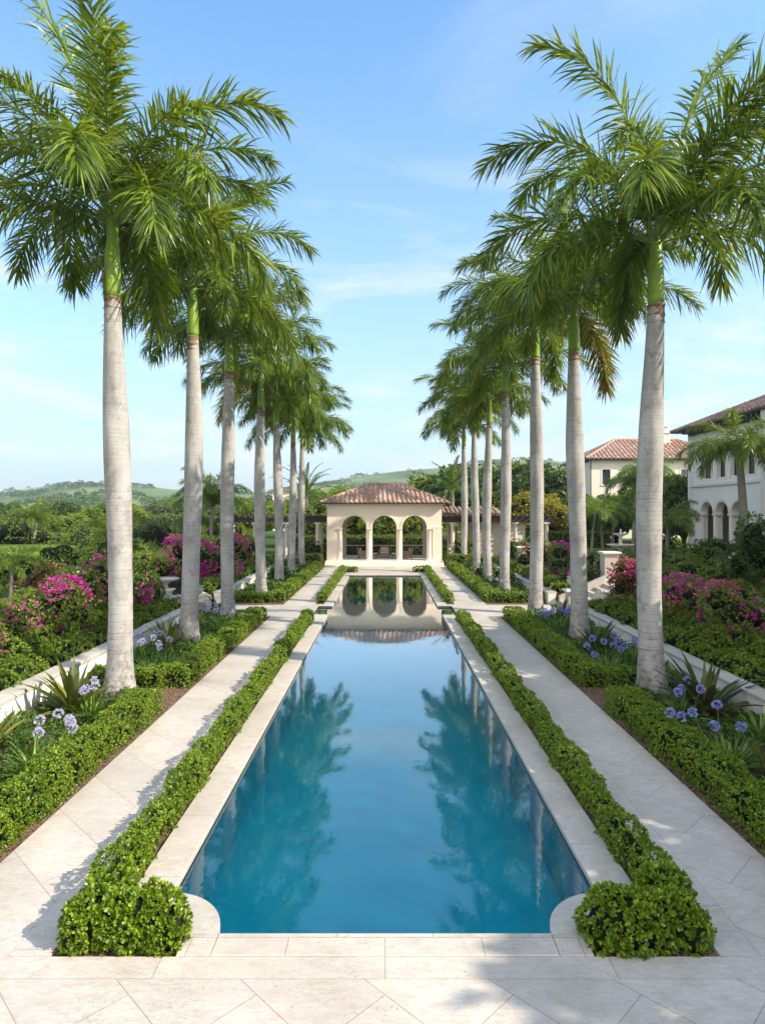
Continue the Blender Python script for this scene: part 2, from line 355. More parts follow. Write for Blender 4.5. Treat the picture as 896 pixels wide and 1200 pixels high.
M['cordy_d'] = leaf_mat('dark_strap_leaf', (.035,.030,.015), (.050,.075,.016), (.12,.15,.03), .3, .32, .55, 2)
def m_poolwall():
    m = Mat('pool_plaster'); c = m.ramp(m.noise(.6, 5, .6), [(.3,(.012,.47,.60)),(.7,(.02,.60,.71))]); m.col(c); m.rough(.8, .2)
    m.bump(m.noise(2.2, 4, .6), .4, .05); return m.m
M['poolwall'] = m_poolwall()
def m_pooltile():
    m = Mat('waterline_tile'); br = m.n('ShaderNodeTexBrick'); br.offset = 0; br.inputs['Scale'].default_value = 1; br.inputs['Brick Width'].default_value = .05; br.inputs['Row Height'].default_value = .05
    br.inputs['Mortar Size'].default_value = .003; br.inputs['Color1'].default_value = (.03,.09,.15,1); br.inputs['Color2'].default_value = (.06,.14,.2,1); br.inputs['Mortar'].default_value = (.15,.2,.22,1)
    sp = m.n('ShaderNodeSeparateXYZ'); m.l(m.co(), sp.inputs[0]); cb = m.n('ShaderNodeCombineXYZ')
    m.l(m.math('ADD', sp.outputs[0], sp.outputs[1]), cb.inputs[0]); m.l(sp.outputs[2], cb.inputs[1]); m.l(cb.outputs[0], br.inputs[0])
    m.l(br.outputs[0], m.p.inputs['Base Color']); m.rough(.25, .6); return m.m
M['pooltile'] = m_pooltile()
def m_water():
    m = Mat('pool_water'); m.N.remove(m.p)
    co = m.co(scale=(1,.6,1)); h = m.math('ADD', m.math('MULTIPLY', m.noise(1.3, 2, .5, co), .55), m.math('MULTIPLY', m.noise(7.5, 3, .6, co, .4), .16))
    b = m.n('ShaderNodeBump'); b.inputs['Strength'].default_value = .036; b.inputs['Distance'].default_value = .12; m.l(h, b.inputs['Height'])
    g = m.n('ShaderNodeBsdfGlossy'); g.inputs['Roughness'].default_value = .012; g.inputs['Color'].default_value = (.97,.99,1,1); m.l(b.outputs[0], g.inputs['Normal'])
    t = m.n('ShaderNodeBsdfTransparent'); t.inputs[0].default_value = (.32,.96,.99,1)
    fr = m.n('ShaderNodeFresnel'); fr.inputs['IOR'].default_value = 1.45; m.l(b.outputs[0], fr.inputs['Normal'])
    ms = m.n('ShaderNodeMixShader'); m.l(m.math('MINIMUM', m.math('MULTIPLY', fr.outputs[0], 1.9), .94), ms.inputs[0]); m.l(t.outputs[0], ms.inputs[1]); m.l(g.outputs[0], ms.inputs[2]); m.l(ms.outputs[0], m.out.inputs[0])
    return m.m
M['water'] = m_water()

# ------------------------------------------------------------------ foliage builders (numpy)
def unit(a): return a / (np.linalg.norm(a, axis=-1, keepdims=True) + 1e-9)
def add_kites(mb, P, D, size, rng, wid=.55, mi=0, fold=.18, six=False):
    """one folded leaf per point P, growing along D"""
    n = len(P)
    if n == 0: return
    size = np.broadcast_to(size, (n,))[:,None]
    D = unit(D); r = unit(rng.normal(size=(n,3))); W = unit(np.cross(D, r)); U = np.cross(W, D)
    if six:
        V = np.stack([P, P+D*size*.45+W*size*wid*.42+U*size*fold, P+D*size*.86+W*size*wid*.38+U*size*fold*.9, P+D*size, P+D*size*.86-W*size*wid*.38+U*size*fold*.9, P+D*size*.45-W*size*wid*.42+U*size*fold], 1)
        V2 = V.reshape(-1,3); b = np.arange(n)[:,None]*6
        F = np.concatenate([b+np.array([[0,1,2,3]]), b+np.array([[0,3,4,5]])]); rr = rng.random(n); rr = np.concatenate([rr, rr])
        mb.add(V2, F, mi, False, rr)
    else:
        V = np.stack([P, P+D*size*.55+W*size*wid*.5+U*size*fold, P+D*size, P+D*size*.55-W*size*wid*.5+U*size*fold], 1)
        mb.add(V.reshape(-1,3), (np.arange(n)[:,None]*4+np.arange(4)[None]), mi, False, rng.random(n))
def rosettes(mb, P, Nn, size, rng, k=6, mi=0, six=False, wid=.6):
    n = len(P); size = np.broadcast_to(size, (n,))
    Nn = unit(Nn + rng.normal(size=(n,3))*.35)
    a = unit(np.cross(Nn, rng.normal(size=(n,3)))); b = np.cross(Nn, a)
    for q in range(k):
        t = q*2.4 + rng.random(n)*.6; el = .25 + .9*rng.random(n)
        D = Nn*np.sin(el)[:,None] + (a*np.cos(t)[:,None] + b*np.sin(t)[:,None])*np.cos(el)[:,None]
        add_kites(mb, P + Nn*(rng.random(n)*.5*size)[:,None], D, size*(.75+.5*rng.random(n)), rng, wid, mi, .14, six)
def lump(P, s=1.0, a=.06):
    x, y, z = P[:,0]*s, P[:,1]*s, P[:,2]*s
    return a*(np.sin(x*3.1+y*2.3+1.3)*.5 + np.sin(y*5.7-x*1.9+z*4.1)*.35 + np.sin(z*7.3+y*9.1+x*8.3)*.25 + np.sin(y*17+x*13)*.15)
def hedge(name, x0, x1, y0, y1, z0, h, mat='hedge', leaf=.031, dens=540, amp=.05, seed=1, six_lim=11, round_=.09, k=6):
    """clipped hedge: leafy skin over a twiggy core; leaves get coarser with distance"""
    rng = np.random.default_rng(seed); mb = MB()
    ny = max(1, int(math.ceil((y1-y0)/2.0))); ys = np.linspace(y0, y1, ny+1)
    for i in range(ny):
        a, b = ys[i], ys[i+1]; mid = (a+b)/2; dist = math.hypot(mid, (x0+x1)/2)
        s = min(max(dist/12, 1), 3.4) ** .85
        d = dens/s**2*1.15; faces = [((x1-x0)*(b-a), 't'), (h*(b-a), 'l'), (h*(b-a), 'r')]
        if i == 0: faces.append(((x1-x0)*h, 'f'))
        if i == ny-1: faces.append(((x1-x0)*h, 'k'))
        for ar, fc in faces:
            n = int(ar*d) + 1; u = rng.random(n); v = rng.random(n)
            if fc == 't': P = np.stack([x0+u*(x1-x0), a+v*(b-a), np.full(n, z0+h)], 1); Nn = np.array([[0,0,1.]])
            elif fc in 'lr': P = np.stack([np.full(n, x0 if fc=='l' else x1), a+v*(b-a), z0+u*h], 1); Nn = np.array([[-1. if fc=='l' else 1.,0,0]])
            else: P = np.stack([x0+u*(x1-x0), np.full(n, y0 if fc=='f' else y1), z0+v*h], 1); Nn = np.array([[0,-1. if fc=='f' else 1.,0]])
            Nn = np.repeat(Nn, n, 0)
            # round the edges
            ex = np.minimum(P[:,0]-x0, x1-P[:,0]); et = z0+h-P[:,2]
            ey = np.minimum(P[:,1]-y0, y1-P[:,1])
            cxy = np.array([(x0+x1)/2, 0, 0])
            if fc == 't':
                q = np.clip(1-ex/round_, 0, 1); P[:,2] -= round_*.7*q**2; Nn = unit(Nn + np.sign(P[:,0:1]-cxy[0])*np.array([[1.,0,0]])*q[:,None])
                q = np.clip(1-ey/round_, 0, 1); P[:,2] -= round_*.7*q**2
            else:
                q = np.clip(1-et/round_, 0, 1); Nn = unit(Nn + np.array([[0,0,1.]])*q[:,None]); P -= Nn*(round_*.5*q**2)[:,None]
            P += Nn*(lump(P, 1, amp*1.3) + rng.normal(size=n)*amp*.3 - .02)[:,None]
            P[:,2] = np.maximum(P[:,2], z0+.02)
            rosettes(mb, P, Nn, leaf*s*rng.uniform(.75,1.2,n), rng, k if s < 1.8 else 5, 0, dist < six_lim, .66)
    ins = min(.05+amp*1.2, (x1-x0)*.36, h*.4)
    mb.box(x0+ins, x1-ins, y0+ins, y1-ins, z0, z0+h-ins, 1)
    return mb.build(name, [M[mat], M['core']])
def sample_blobs(blobs, n, rng, shell=.12, bottom=None):
    B = np.array(blobs, float); ar = (B[:,3]*B[:,4] + B[:,4]*B[:,5] + B[:,3]*B[:,5]); pick = rng.choice(len(B), int(n*1.6), p=ar/ar.sum())
    D = unit(rng.normal(size=(len(pick),3))); c = B[pick,:3]; r = B[pick,3:6]
    P = c + D*r*(1 - shell*rng.random(len(pick)))[:,None]; Nn = unit(D/r)
    keep = np.ones(len(P), bool)
    for b in B:
        inside = (((P-b[:3])/b[3:6])**2).sum(1) < .72; keep &= ~inside
    if bottom is not None: keep &= P[:,2] > bottom
    return P[keep][:n], Nn[keep][:n]
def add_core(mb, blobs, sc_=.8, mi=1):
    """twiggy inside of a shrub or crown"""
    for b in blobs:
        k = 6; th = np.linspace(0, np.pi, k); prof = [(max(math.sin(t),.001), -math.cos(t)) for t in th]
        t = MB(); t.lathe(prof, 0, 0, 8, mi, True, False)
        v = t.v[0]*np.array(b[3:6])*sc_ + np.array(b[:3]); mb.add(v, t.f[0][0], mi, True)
def puffs(n, rx, ry, rz, z, rng, pr=.42):
    """lobes of a crown or shrub"""
    out = []
    for i in range(n):
        d = unit(rng.normal(size=3)); d[2] = abs(d[2])*.9 - .25; q = .45 + .45*rng.random()
        s = pr*(.7+.6*rng.random()); out.append((d[0]*rx*q, d[1]*ry*q, z+d[2]*rz*q, rx*s, ry*s, rz*s*.9))
    out.append((0,0,z,rx*.6,ry*.6,rz*.6)); return out

# fronds ------------------------------------------------------------
def frond_mesh(name, L, e0, e1, seed, nst=96, lmax=.95, wd=.042, hang=.55, plum=(-30,50), mats=None, side=0.0, pw=1.25, ends=.12, rr=.030):
    rng = np.random.default_rng(seed); K = 17; s = np.linspace(0, 1, K)
    th = R(e0) + (R(e1)-R(e0))*s**pw; yaw = side*s**1.5
    d = np.stack([np.cos(th)*np.cos(yaw), np.cos(th)*np.sin(yaw), np.sin(th)], 1)
    P = np.concatenate([[[0,0,0]], np.cumsum((d[1:]+d[:-1])/2*L/(K-1), 0)])
    mb = MB(); mb.tube(P, np.linspace(rr, .005, K), 5, 1)
    t = np.repeat(np.linspace(ends, 1, nst), 2) + rng.normal(size=nst*2)*.004; t = np.clip(t, 0, 1); sd_ = np.tile([1,-1], nst)
    n = len(t)
    pos = np.stack([np.interp(t, s, P[:,i]) for i in range(3)], 1); T = unit(np.stack([np.interp(t, s, d[:,i]) for i in range(3)], 1))
    B = unit(np.cross(np.array([[0,0,1.]]), T)); Nn = np.cross(T, B)
    prof = np.clip(np.minimum((t-ends+.10)/.22, 1), 0, 1)**.7 * (1-.52*np.clip((t-.55)/.45, 0, 1)**1.8)
    l = lmax*prof*(.78+.36*rng.random(n)); a = R(1)*rng.uniform(*plum, n); f = R(1)*(24 + 34*t + rng.normal(size=n)*9)
    D = np.cos(f)[:,None]*(sd_[:,None]*np.cos(a)[:,None]*B + np.sin(a)[:,None]*Nn) + np.sin(f)[:,None]*T
    D = unit(D); Nr = unit(Nn + rng.normal(size=(n,3))*.45); W = unit(np.cross(D, Nr))
    us = np.array([0,.34,.68,1.]); ws = np.array([.55,1,.75,.06])*wd/2*1.6
    hg = hang*(.6+.8*rng.random(n))
    V = []
    for u, wv in zip(us, ws):
        q = pos + D*(l*u)[:,None]*(1-.12*u); q[:,2] -= hg*l*u**2
        V += [q - W*wv, q + W*wv]
    V = np.stack(V, 1).reshape(-1,3); b = np.arange(n)[:,None]*8
    r = rng.random(n)
    F = np.concatenate([b+np.array([[k,k+1,k+3,k+2]]) for k in (0,2,4)]); mb.add(V, F, 0, False, np.tile(r, 3))
    return mb.mesh(name, mats or [M['frond'], M['rachis']])

# ================================================================== SETTING
PW, PY0, PY1, NW, NY0, NY1 = 2.25, 6.04, 40.4, 2.82, 24.9, 27.2   # pool half width, near and far edge, notch
def flat(name, rects, z, mat, th=.0):
    mb = MB()
    for (x0,x1,y0,y1) in rects:
        if th: mb.box(x0,x1,y0,y1,z-th,z)
        else: mb.add([(x0,y0,z),(x1,y0,z),(x1,y1,z),(x0,y1,z)], [(0,1,2,3)])
    return kind(mb.build(name, mat), 'structure')
G = -.06
flat('ground', [(-4000,-3.2,-600,4500),(3.2,4000,-600,4500),(-3.2,3.2,-600,5.7),(-3.2,3.2,42,4500)], G, M['ground'])
# pool outline (cross shaped, quarter-round corners at the near end)
rc = .65; outline = []
arc = [(-PW+rc*math.cos(t), PY0+rc*math.sin(t)) for t in np.linspace(0, math.pi/2, 15)]   # near-left corner, centre (-PW,PY0)
outline = arc[::-1]      # from (-PW, PY0+rc) down to (-PW+rc, PY0)
outline += [(-x, y) for x, y in arc]                                     # to the right-hand corner
outline += [(PW,NY0),(NW,NY0),(NW,NY1),(PW,NY1),(PW,PY1),(-PW,PY1),(-PW,NY1),(-NW,NY1),(-NW,NY0),(-PW,NY0)]
WZ = -.07
mb = MB(); n = len(outline)
mb.add([(x,y,WZ) for x,y in outline], [tuple(range(n))]); kind(mb.build('pool_water', M['water']), 'structure')
mb = MB(); D = -.95
for z0, z1, mi in ((D, -.22, 0), (-.22, -.005, 1)):
    v = [(x,y,z0) for x,y in outline] + [(x,y,z1) for x,y in outline]
    mb.add(v, [(i, (i+1)%n, n+(i+1)%n, n+i) for i in range(n)], mi)
mb.add([(-3,5.9,D),(3,5.9,D),(3,41,D),(-3,41,D)], [(0,1,2,3)], 0)
mb.box(-1.59, 1.59, PY0+.002, PY0+.45, D+.01, -.42, 0)        # underwater bench at the near end
kind(mb.build('pool_basin', [M['poolwall'], M['pooltile']]), 'structure')

# coping
mb = MB(); ct, cb = .012, -.05
def slab_poly(mb, poly, z0, z1, mi=0):
    n = len(poly); v = [(x,y,z0) for x,y in poly] + [(x,y,z1) for x,y in poly]
    mb.add(v, [tuple(range(n))[::-1], tuple(range(n, 2*n))] + [(i,(i+1)%n,n+(i+1)%n,n+i) for i in range(n)], mi)
oh = .025; CW = 2.66
for s in (-1, 1):
    mb.bev(*(sorted((s*(PW-oh), s*CW))), PY0+rc, NY0-.45, cb, ct, .008, 1)
    mb.bev(*(sorted((s*(PW-oh), s*CW))), NY1+.45, PY1+.0, cb, ct, .008, 1)
    # strips round the notch
    mb.bev(*(sorted((s*(PW-oh), s*3.02))), NY0-.45, NY0, cb, ct, .008, 0)
    mb.bev(*(sorted((s*(PW-oh), s*3.02))), NY1, NY1+.45, cb, ct, .008, 0)
    mb.bev(*(sorted((s*NW, s*3.02))), NY0, NY1, cb, ct, .008, 0)
    # quarter-round corner: sector ring between the arc and the bed
    r2 = rc+oh; pts = [(s*(PW - r2*math.cos(t)), PY0 + r2*math.sin(t)) for t in np.linspace(0, math.pi/2, 15)]
    poly = pts + [(s*CW, PY0+rc), (s*CW, PY0+.42), (s*2.3, PY0+.42), (s*2.05, PY0+.34), (s*1.88, PY0+.12), (s*1.88, PY0)]
    slab_poly(mb, poly if s < 0 else poly[::-1], cb, ct, 0)
mb.bev(-1.573, 1.573, 5.76, PY0+oh, cb, ct, .008, 0)
for s in (-1, 1): mb.bev(*sorted((s*1.577, s*1.88)), 5.76, PY0-.003, cb, ct, .004, 0)
mb.bev(-CW, CW, PY1, PY1+.5, cb, ct, .008, 0)
kind(mb.build('pool_coping', [M['coping'], M['coping_s']]), 'structure')
# paving
flat('forecourt_paving', [(-14,14,-6,5.48)], 0, M['pave'], .06)
flat('forecourt_border', [(-14,14,5.485,5.755)], .002, M['pave_b'], .06)
for s in (-1, 1):
    mb = MB()
    a, b = sorted((s*3.02, s*3.38)); c, d = sorted((s*3.385, s*4.38))
    mb.box(a, b, 5.76, 46.6, -.06, .002, 1); mb.box(c, d, 5.76, 46.6, -.06, 0, 0)
    kind(mb.build('path', [M['pave'], M['pave_b']]), 'structure')
for s in (-1, 1):
    a, b = sorted((s*4.385, s*7.1)); flat('cross_path', [(a,b,24.7,27.6)], 0, M['pave_x'], .06)
flat('pavilion_terrace', [(-3.015,3.015,43.7,46.6),(-12,12,46.6,47.2)], -.002, M['pave_x'], .055)
for s in (-1, 1):
    a, b = sorted((s*2.665, s*3.018)); c, d = sorted((s*1.882, s*2.664))
    flat('planting_bed', [(a,b,5.757,NY0-.45),(a,b,NY1+.45,43.69),(c,d,5.757,6.44)], -.03, M['mulch'])
    e, f = sorted((s*4.385, s*7.1)); flat('border_bed', [(e,f,-2,24.69),(e,f,27.61,46.59)], -.025, M['mulch'])
flat('far_bed', [(-2.66,2.66,PY1+.505,43.69)], -.028, M['pave_x'])

# raised garden terraces
mb = MB(); mb.box(7.5, 12.2, -8, 24.5, -.05, .42); mb.box(7.5, 12.2, 28.0, 46, -.05, .42); kind(mb.build('garden_terrace', M['soil']), 'structure')
mb = MB(); mb.box(12.5, 60, -20, 46.0, -.05, .92); mb.box(12.5, 60, 46.001, 75, -.05, .92); kind(mb.build('upper_terrace', M['lawn']), 'structure')
mb = MB(); mb.box(-13.5, -7.5, -8, 24.5, -.05, .38); mb.box(-13.5, -7.5, 28.0, 46, -.05, .38); kind(mb.build('garden_terrace', M['soil']), 'structure')

# hills
def ridge(px):   # ridge line height in the picture -> metres at 1000 m
    xs = [-700,-200,0,50,110,200,300,360,430,480,545,620,700,900,1200,1800]; ys = [585,580,577,571,566,575,577,566,556,552,545,540,548,556,560,570]
    return (600-np.interp(px, xs, ys))/750*1000+4
px = np.linspace(-900, 2000, 240); ds = np.concatenate([np.linspace(280, 1000, 46), np.linspace(1040, 1900, 12)])
PX, DS = np.meshgrid(px, ds); X = (PX-451)/750*DS
prof = np.where(DS < 1000, np.clip((DS-280)/720, 0, 1)**1.25, 1-.5*np.clip((DS-1000)/900, 0, 1))
Z = ridge(PX)*prof; amp = np.clip((DS-280)/300, 0, 1)
Z += amp*(3.2*np.sin(X*.011+DS*.006)+2.2*np.sin(X*.023-DS*.013+2)+1.0*np.sin(X*.06+DS*.031)) * np.where(DS > 990, .6, 1) - .4
hv = np.stack([X, DS, Z], -1).reshape(-1,3); a, b = PX.shape
i = np.arange(a-1)[:,None]; j = np.arange(b-1)[None]
mb = MB(); mb.add(hv, np.stack([i*b+j, i*b+j+1, (i+1)*b+j+1, (i+1)*b+j], -1).reshape(-1,4), 0, True); kind(mb.build('hills', M['hill']), 'structure')
def hill_z(x, y):
    p = 451+x/y*750; pr = np.where(y < 1000, np.clip((y-280)/720, 0, 1)**1.25, 1-.5*np.clip((y-1000)/900, 0, 1)); am = np.clip((y-280)/300, 0, 1)
    return ridge(p)*pr + am*(3.2*np.sin(x*.011+y*.006)+2.2*np.sin(x*.023-y*.013+2)+1.0*np.sin(x*.06+y*.031)) - .4
rng = np.random.default_rng(5); mb = MB(); n = 9000
p = rng.uniform(-60, 960, n); y = 300+700*rng.random(n)**.8; x = (p-451)/750*y
dn = np.sin(x*.018+y*.011)+np.sin(x*.031-y*.024+1)+.8*np.sin(x*.07+y*.05)+rng.normal(size=n)*.45; k = dn > 1.35; x, y = x[k], y[k]
m_ = 55; pr = np.linspace(-40, 940, m_)+rng.normal(size=m_)*14; yr = rng.uniform(960, 1010, m_); x = np.concatenate([x, (pr-451)/750*yr]); y = np.concatenate([y, yr])
z = hill_z(x, y); r = rng.uniform(1.6, 4.2, len(x)); q = 34
Dd = unit(rng.normal(size=(len(x)*q,3))); Dd[:,2] = np.abs(Dd[:,2])
P = np.repeat(np.stack([x,y,z+r*.35],1), q, 0) + Dd*np.repeat(r, q)[:,None]*np.array([[1,1,.8]])
add_kites(mb, P-Dd*.4, Dd+rng.normal(size=Dd.shape)*.6, np.repeat(r, q)*.55, rng, .9)
kind(mb.build('hillside_wood', M['tree_a']), 'stuff')

# ================================================================== WALLS, STAIRS, URNS
def low_wall(label, x0, x1, y0, y1, top, z0=-.05):
    t = thing('garden_wall', label, 'wall', (0,0,0), 0, 'low garden retaining walls')
    m1 = MB(); m1.box(x0+.03, x1-.03, y0, y1, z0, top-.075); m1.build('wall_face', M['white_stucco'], t)
    m2 = MB(); yy = y0
    while yy < y1-.01:
        e = min(yy+1.4, y1); m2.bev(x0-.01, x1+.01, yy+.003, e-.003, top-.075, top, .012); yy = e
    m2.build('coping_stone', M['stone'], t)
low_wall('low white garden wall along the near left flower border', -7.5, -7.1, -6, 24.4, .5)
low_wall('low white garden wall left of the far palms towards the pavilion', -7.5, -7.1, 28.0, 45.8, .5)
low_wall('low white garden wall along the near right flower border', 7.1, 7.5, -6, 24.4, .5)
low_wall('low white garden wall right of the far palms towards the pavilion', 7.1, 7.5, 28.0, 45.8, .5)
low_wall('upper white retaining wall above the right bougainvillea bed', 12.2, 12.6, -6, 24.2, 1.12)
low_wall('upper retaining wall behind the stairs on the right', 12.2, 12.6, 28.4, 45.8, 1.12)

def urn(mb, x, y, z, s=1.0, mi=0):
    mb.lathe([(.15*s,z),(.15*s,z+.04*s),(.07*s,z+.08*s),(.06*s,z+.14*s),(.16*s,z+.20*s),(.24*s,z+.30*s),(.25*s,z+.38*s),(.20*s,z+.44*s),(.25*s,z+.47*s),(.25*s,z+.50*s),(.19*s,z+.50*s)], x, y, 20, mi)
def pedestal(label, x, y, z0, h, wd=.42, cap=.08):
    t = thing('pedestal', label, 'pedestal', (x,y,z0), 0, 'stone pedestals by the garden stairs'); a = wd/2
    m = MB(); m.bev(-a-.05,a+.05,-a-.05,a+.05,0,.14,.02); m.box(-a,a,-a,a,.14,h-.12); m.build('shaft', M['stone'], t)
    m = MB(); m.bev(-a-.04,a+.04,-a-.04,a+.04,h-.12,h-.07,.01); m.bev(-a-.1,a+.1,-a-.1,a+.1,h-.07,h,.02); m.build('cap', M['trim'], t)
def flower_urn(label, x, y, z, flowers, seed, s=1.0):
    t = thing('garden_urn', label, 'urn', (x,y,z), 0, 'stone urns on the pedestals')
    m = MB(); urn(m, 0, 0, 0, s); m.build('bowl', M['stone'], t)
    rng = np.random.default_rng(seed); bl = [(0,0,.58*s,.2*s,.2*s,.14*s),(.08*s,.02,.63*s,.12*s,.12*s,.1*s)]
    P, Nn = sample_blobs(bl, 260, rng); m = MB(); add_kites(m, P, Nn+rng.normal(size=P.shape)*.5, .07*s, rng, .7); m.build('flowers' if flowers else 'plant', M[flowers or 'shrub'], t)
pedestal('squat cream stone pedestal under the urn of magenta flowers, right of pool', 7.3, 26.3-1.45, 0, 1.0, .5)
flower_urn('small stone urn of magenta flowers on the pedestal right of the pool', 7.3, 24.85, 1.0, 'magenta', 3)
pedestal('tall cream stone pier with wide cap beside the right-hand stairs', 9.9, 28.3, .3, 1.95, .6)
pedestal('cream stone pedestal under the urn left of the pool', -7.3, 24.85, 0, .62, .5)
flower_urn('stone urn with leafy plant on the pedestal left of the pool', -7.3, 24.85, .62, None, 4, 1.05)
pedestal('stone pedestal topped by a shallow bowl between two left palms', -9.0, 26.3, .0, .85, .4)
t = thing('bird_bath', 'shallow pale stone bowl standing on a pedestal at left', 'bowl', (-9.0,26.3,.85)); m = MB()
m.lathe([(.13,0),(.1,.06),(.07,.16),(.12,.25),(.3,.32),(.5,.36),(.54,.42),(.5,.44),(.3,.37),(.02,.36)], 0, 0, 24); m.build('basin', M['stone'], t)
pedestal('square cream pillar standing before the clipped hedge at far right garden', 8.7, 40.5, .42, 1.4, .62)
t = thing('garden_fountain', 'tiered dark fountain bowl behind the tall pier in shrubbery', 'fountain', (13.6,37,.92)); m = MB()
m.lathe([(.5,0),(.5,.1),(.16,.2),(.12,.9),(.2,1.0),(.75,1.15),(.8,1.22),(.72,1.2),(.1,1.1),(.08,1.6),(.16,1.7),(.42,1.8),(.44,1.85),(.05,1.8),(.04,2.1)], 0, 0, 20); m.build('basin', M['trim'], t)
def stairs(label, x0, x1, y0, y1, z1, nst, s):
    t = thing('garden_stairs', label, 'stairs', (0,0,0), 0)
    m = MB()
    for i in range(nst):
        a = x0+(x1-x0)*i/nst; b = x1; q, r = sorted((s*a, s*b)); m.box(q, r, y0, y1, -.05 if i == 0 else z1*i/nst+.0005, z1*(i+1)/nst)
    m.build('steps', M['stone'], t)
    for yy in (y0-.26, y1+.01):
        m = MB(); v = []
        for (xx, zt) in ((x0-.0, .35), (x1, z1+.45)):
            v += [(s*xx, yy, -.05),(s*xx, yy+.25, -.05),(s*xx, yy+.25, zt),(s*xx, yy, zt)]
        m.add(v, [(0,1,2,3),(4,7,6,5),(0,4,5,1),(1,5,6,2),(2,6,7,3),(3,7,4,0)]); m.build('cheek_wall', M['stone'], t)
stairs('pale stone stairs with sloping side walls climbing into the right garden', 7.55, 9.8, 25.3, 27.7, .9, 6, 1)
stairs('pale stone steps leading into the left garden past the urn', 7.55, 8.6, 25.3, 27.7, .38, 3, -1)
mb = MB(); mb.box(9.81, 12.19, 24.6, 27.9, -.05, .9); mb.box(12.19, 12.49, 24.3, 28.3, -.05, .9); kind(mb.build('landing', M['pave_x']), 'structure')
mb = MB(); mb.box(-13.5, -8.61, 24.6, 27.9, -.05, .38); kind(mb.build('landing', M['pave_x']), 'structure')
def boulder(label, x, y, z, sx, sy, sz, seed):
    rng = np.random.default_rng(seed); m = MB(); th = np.linspace(0, np.pi, 10); m.lathe([(max(math.sin(t),.01), -math.cos(t)) for t in th], 0, 0, 16, 0, False, False)
    v = m.v[0]; ph = rng.uniform(0, 6, 6); r = 1+.13*np.sin(v[:,0]*3+ph[0])+.12*np.sin(v[:,1]*4+ph[1])+.1*np.sin(v[:,2]*5+ph[2])+rng.normal(size=len(v))*.03
    m.v[0] = v*r[:,None]*np.array([sx,sy,sz]); o = m.build('boulder', M['stone'], None, (x,y,z)); tag(o, label, 'rock', 'pale garden boulders')
boulder('large whitish boulder at the foot of the right stairs', 8.35, 24.3, .62, .42, .35, .42, 1)
boulder('whitish rock by the shrub just right of the stair pier', 11.0, 28.9, .9, .5, .4, .42, 2)
boulder('pale rock lying beside the bowl pedestal at left', -9.9, 25.9, .55, .45, .35, .36, 3)
boulder('white rock showing just left of the nearest left trunk', -10.4, 22.8, 1.25, .5, .4, .35, 4)
boulder('small pale rock beside the urn pedestal at left', -8.1, 24.9, .5, .3, .3, .3, 5)
boulder('square pale block on the bank above the left lawn', -15.2, 32, .62, .42, .4, .5, 6)

# ================================================================== ARCHITECTURE
def arch_wall(u0, u1, z0, z1, th, ops, N=14):
    """wall in local coords (u along, v = 0..th depth, z); ops: (centre,width,sill,spring,kind) kind r=round p=pointed s=square(top=spring)"""
    mb = MB(); ops = sorted(ops); cur = u0
    def q(a, b, c, d): mb.add([a,b,c,d], [(0,1,2,3)])
    def solid(a, b, za, zb):
        if b-a < 1e-4 or zb-za < 1e-4: return
        q((a,0,za),(b,0,za),(b,0,zb),(a,0,zb)); q((b,th,za),(a,th,za),(a,th,zb),(b,th,zb))
    for (c, w_, sill, spr, kd) in ops:
        a, b = c-w_/2, c+w_/2; solid(cur, a, z0, z1); solid(a, b, z0, sill); r = w_/2
        if kd == 's': pts = [(a,spr),(b,spr)]
        elif kd == 'r': pts = [(c-r*math.cos(t), spr+r*math.sin(t)) for t in np.linspace(0, math.pi, N*2+1)]
        else:
            half = [(b-w_*math.cos(t), spr+w_*math.sin(t)) for t in np.linspace(0, math.pi/3, N)]; pts = half + [(2*c-x, z) for x, z in half[::-1][1:]]
        for (xa, za), (xb, zb) in zip(pts[:-1], pts[1:]):
            q((xa,0,za),(xb,0,zb),(xb,0,z1),(xa,0,z1)); q((xb,th,zb),(xa,th,za),(xa,th,z1),(xb,th,z1)); q((xa,0,za),(xa,th,za),(xb,th,zb),(xb,0,zb))
        q((a,0,sill),(a,th,sill),(a,th,spr),(a,0,spr)); q((b,th,sill),(b,0,sill),(b,0,spr),(b,th,spr))
        if sill > z0+1e-3: q((a,0,sill),(b,0,sill),(b,th,sill),(a,th,sill))
        cur = b
    solid(cur, u1, z0, z1)
    q((u0,0,z1),(u1,0,z1),(u1,th,z1),(u0,th,z1)); q((u0,th,z0),(u0,0,z0),(u0,0,z1),(u0,th,z1)); q((u1,0,z0),(u1,th,z0),(u1,th,z1),(u1,0,z1))
    return mb
def arch_ring(c, w_, spr, kd, rw, v0, v1, N=16, leg=0):
    """moulding round an arch, from depth v0 (outer) to v1"""
    mb = MB(); r = w_/2
    def curve(e):
        if kd == 'r': pts = [(c-(r+e)*math.cos(t), spr+(r+e)*math.sin(t)) for t in np.linspace(0, math.pi, N*2+1)]
        else:
            h = [(c+r-(w_+e)*math.cos(t), spr+(w_+e)*math.sin(t)) for t in np.linspace(0, math.acos(r/(w_+e)), N)]; pts = h+[(2*c-x,z) for x,z in h[::-1][1:]]
        if leg: pts = [(c-r-e, spr-leg)] + pts + [(c+r+e, spr-leg)]
        return pts
    A, B = curve(.004), curve(rw); n = len(A); v = []
    for p in (A, B):
        for d in (v0, v1): v += [(x,d,z) for x,z in p]
    f = []
    for i in range(n-1):
        f += [(i,i+1,2*n+i+1,2*n+i), (2*n+i,2*n+i+1,3*n+i+1,3*n+i), (n+i,i+n+1,i+1,i)]
    f += [(0,2*n,3*n,n),(n-1,2*n-1,4*n-1,3*n-1)]
    mb.add(v, f); return mb
def FR(x, y, rz): return Matrix.Translation((x,y,0)) @ Matrix.Rotation(rz, 4, 'Z')
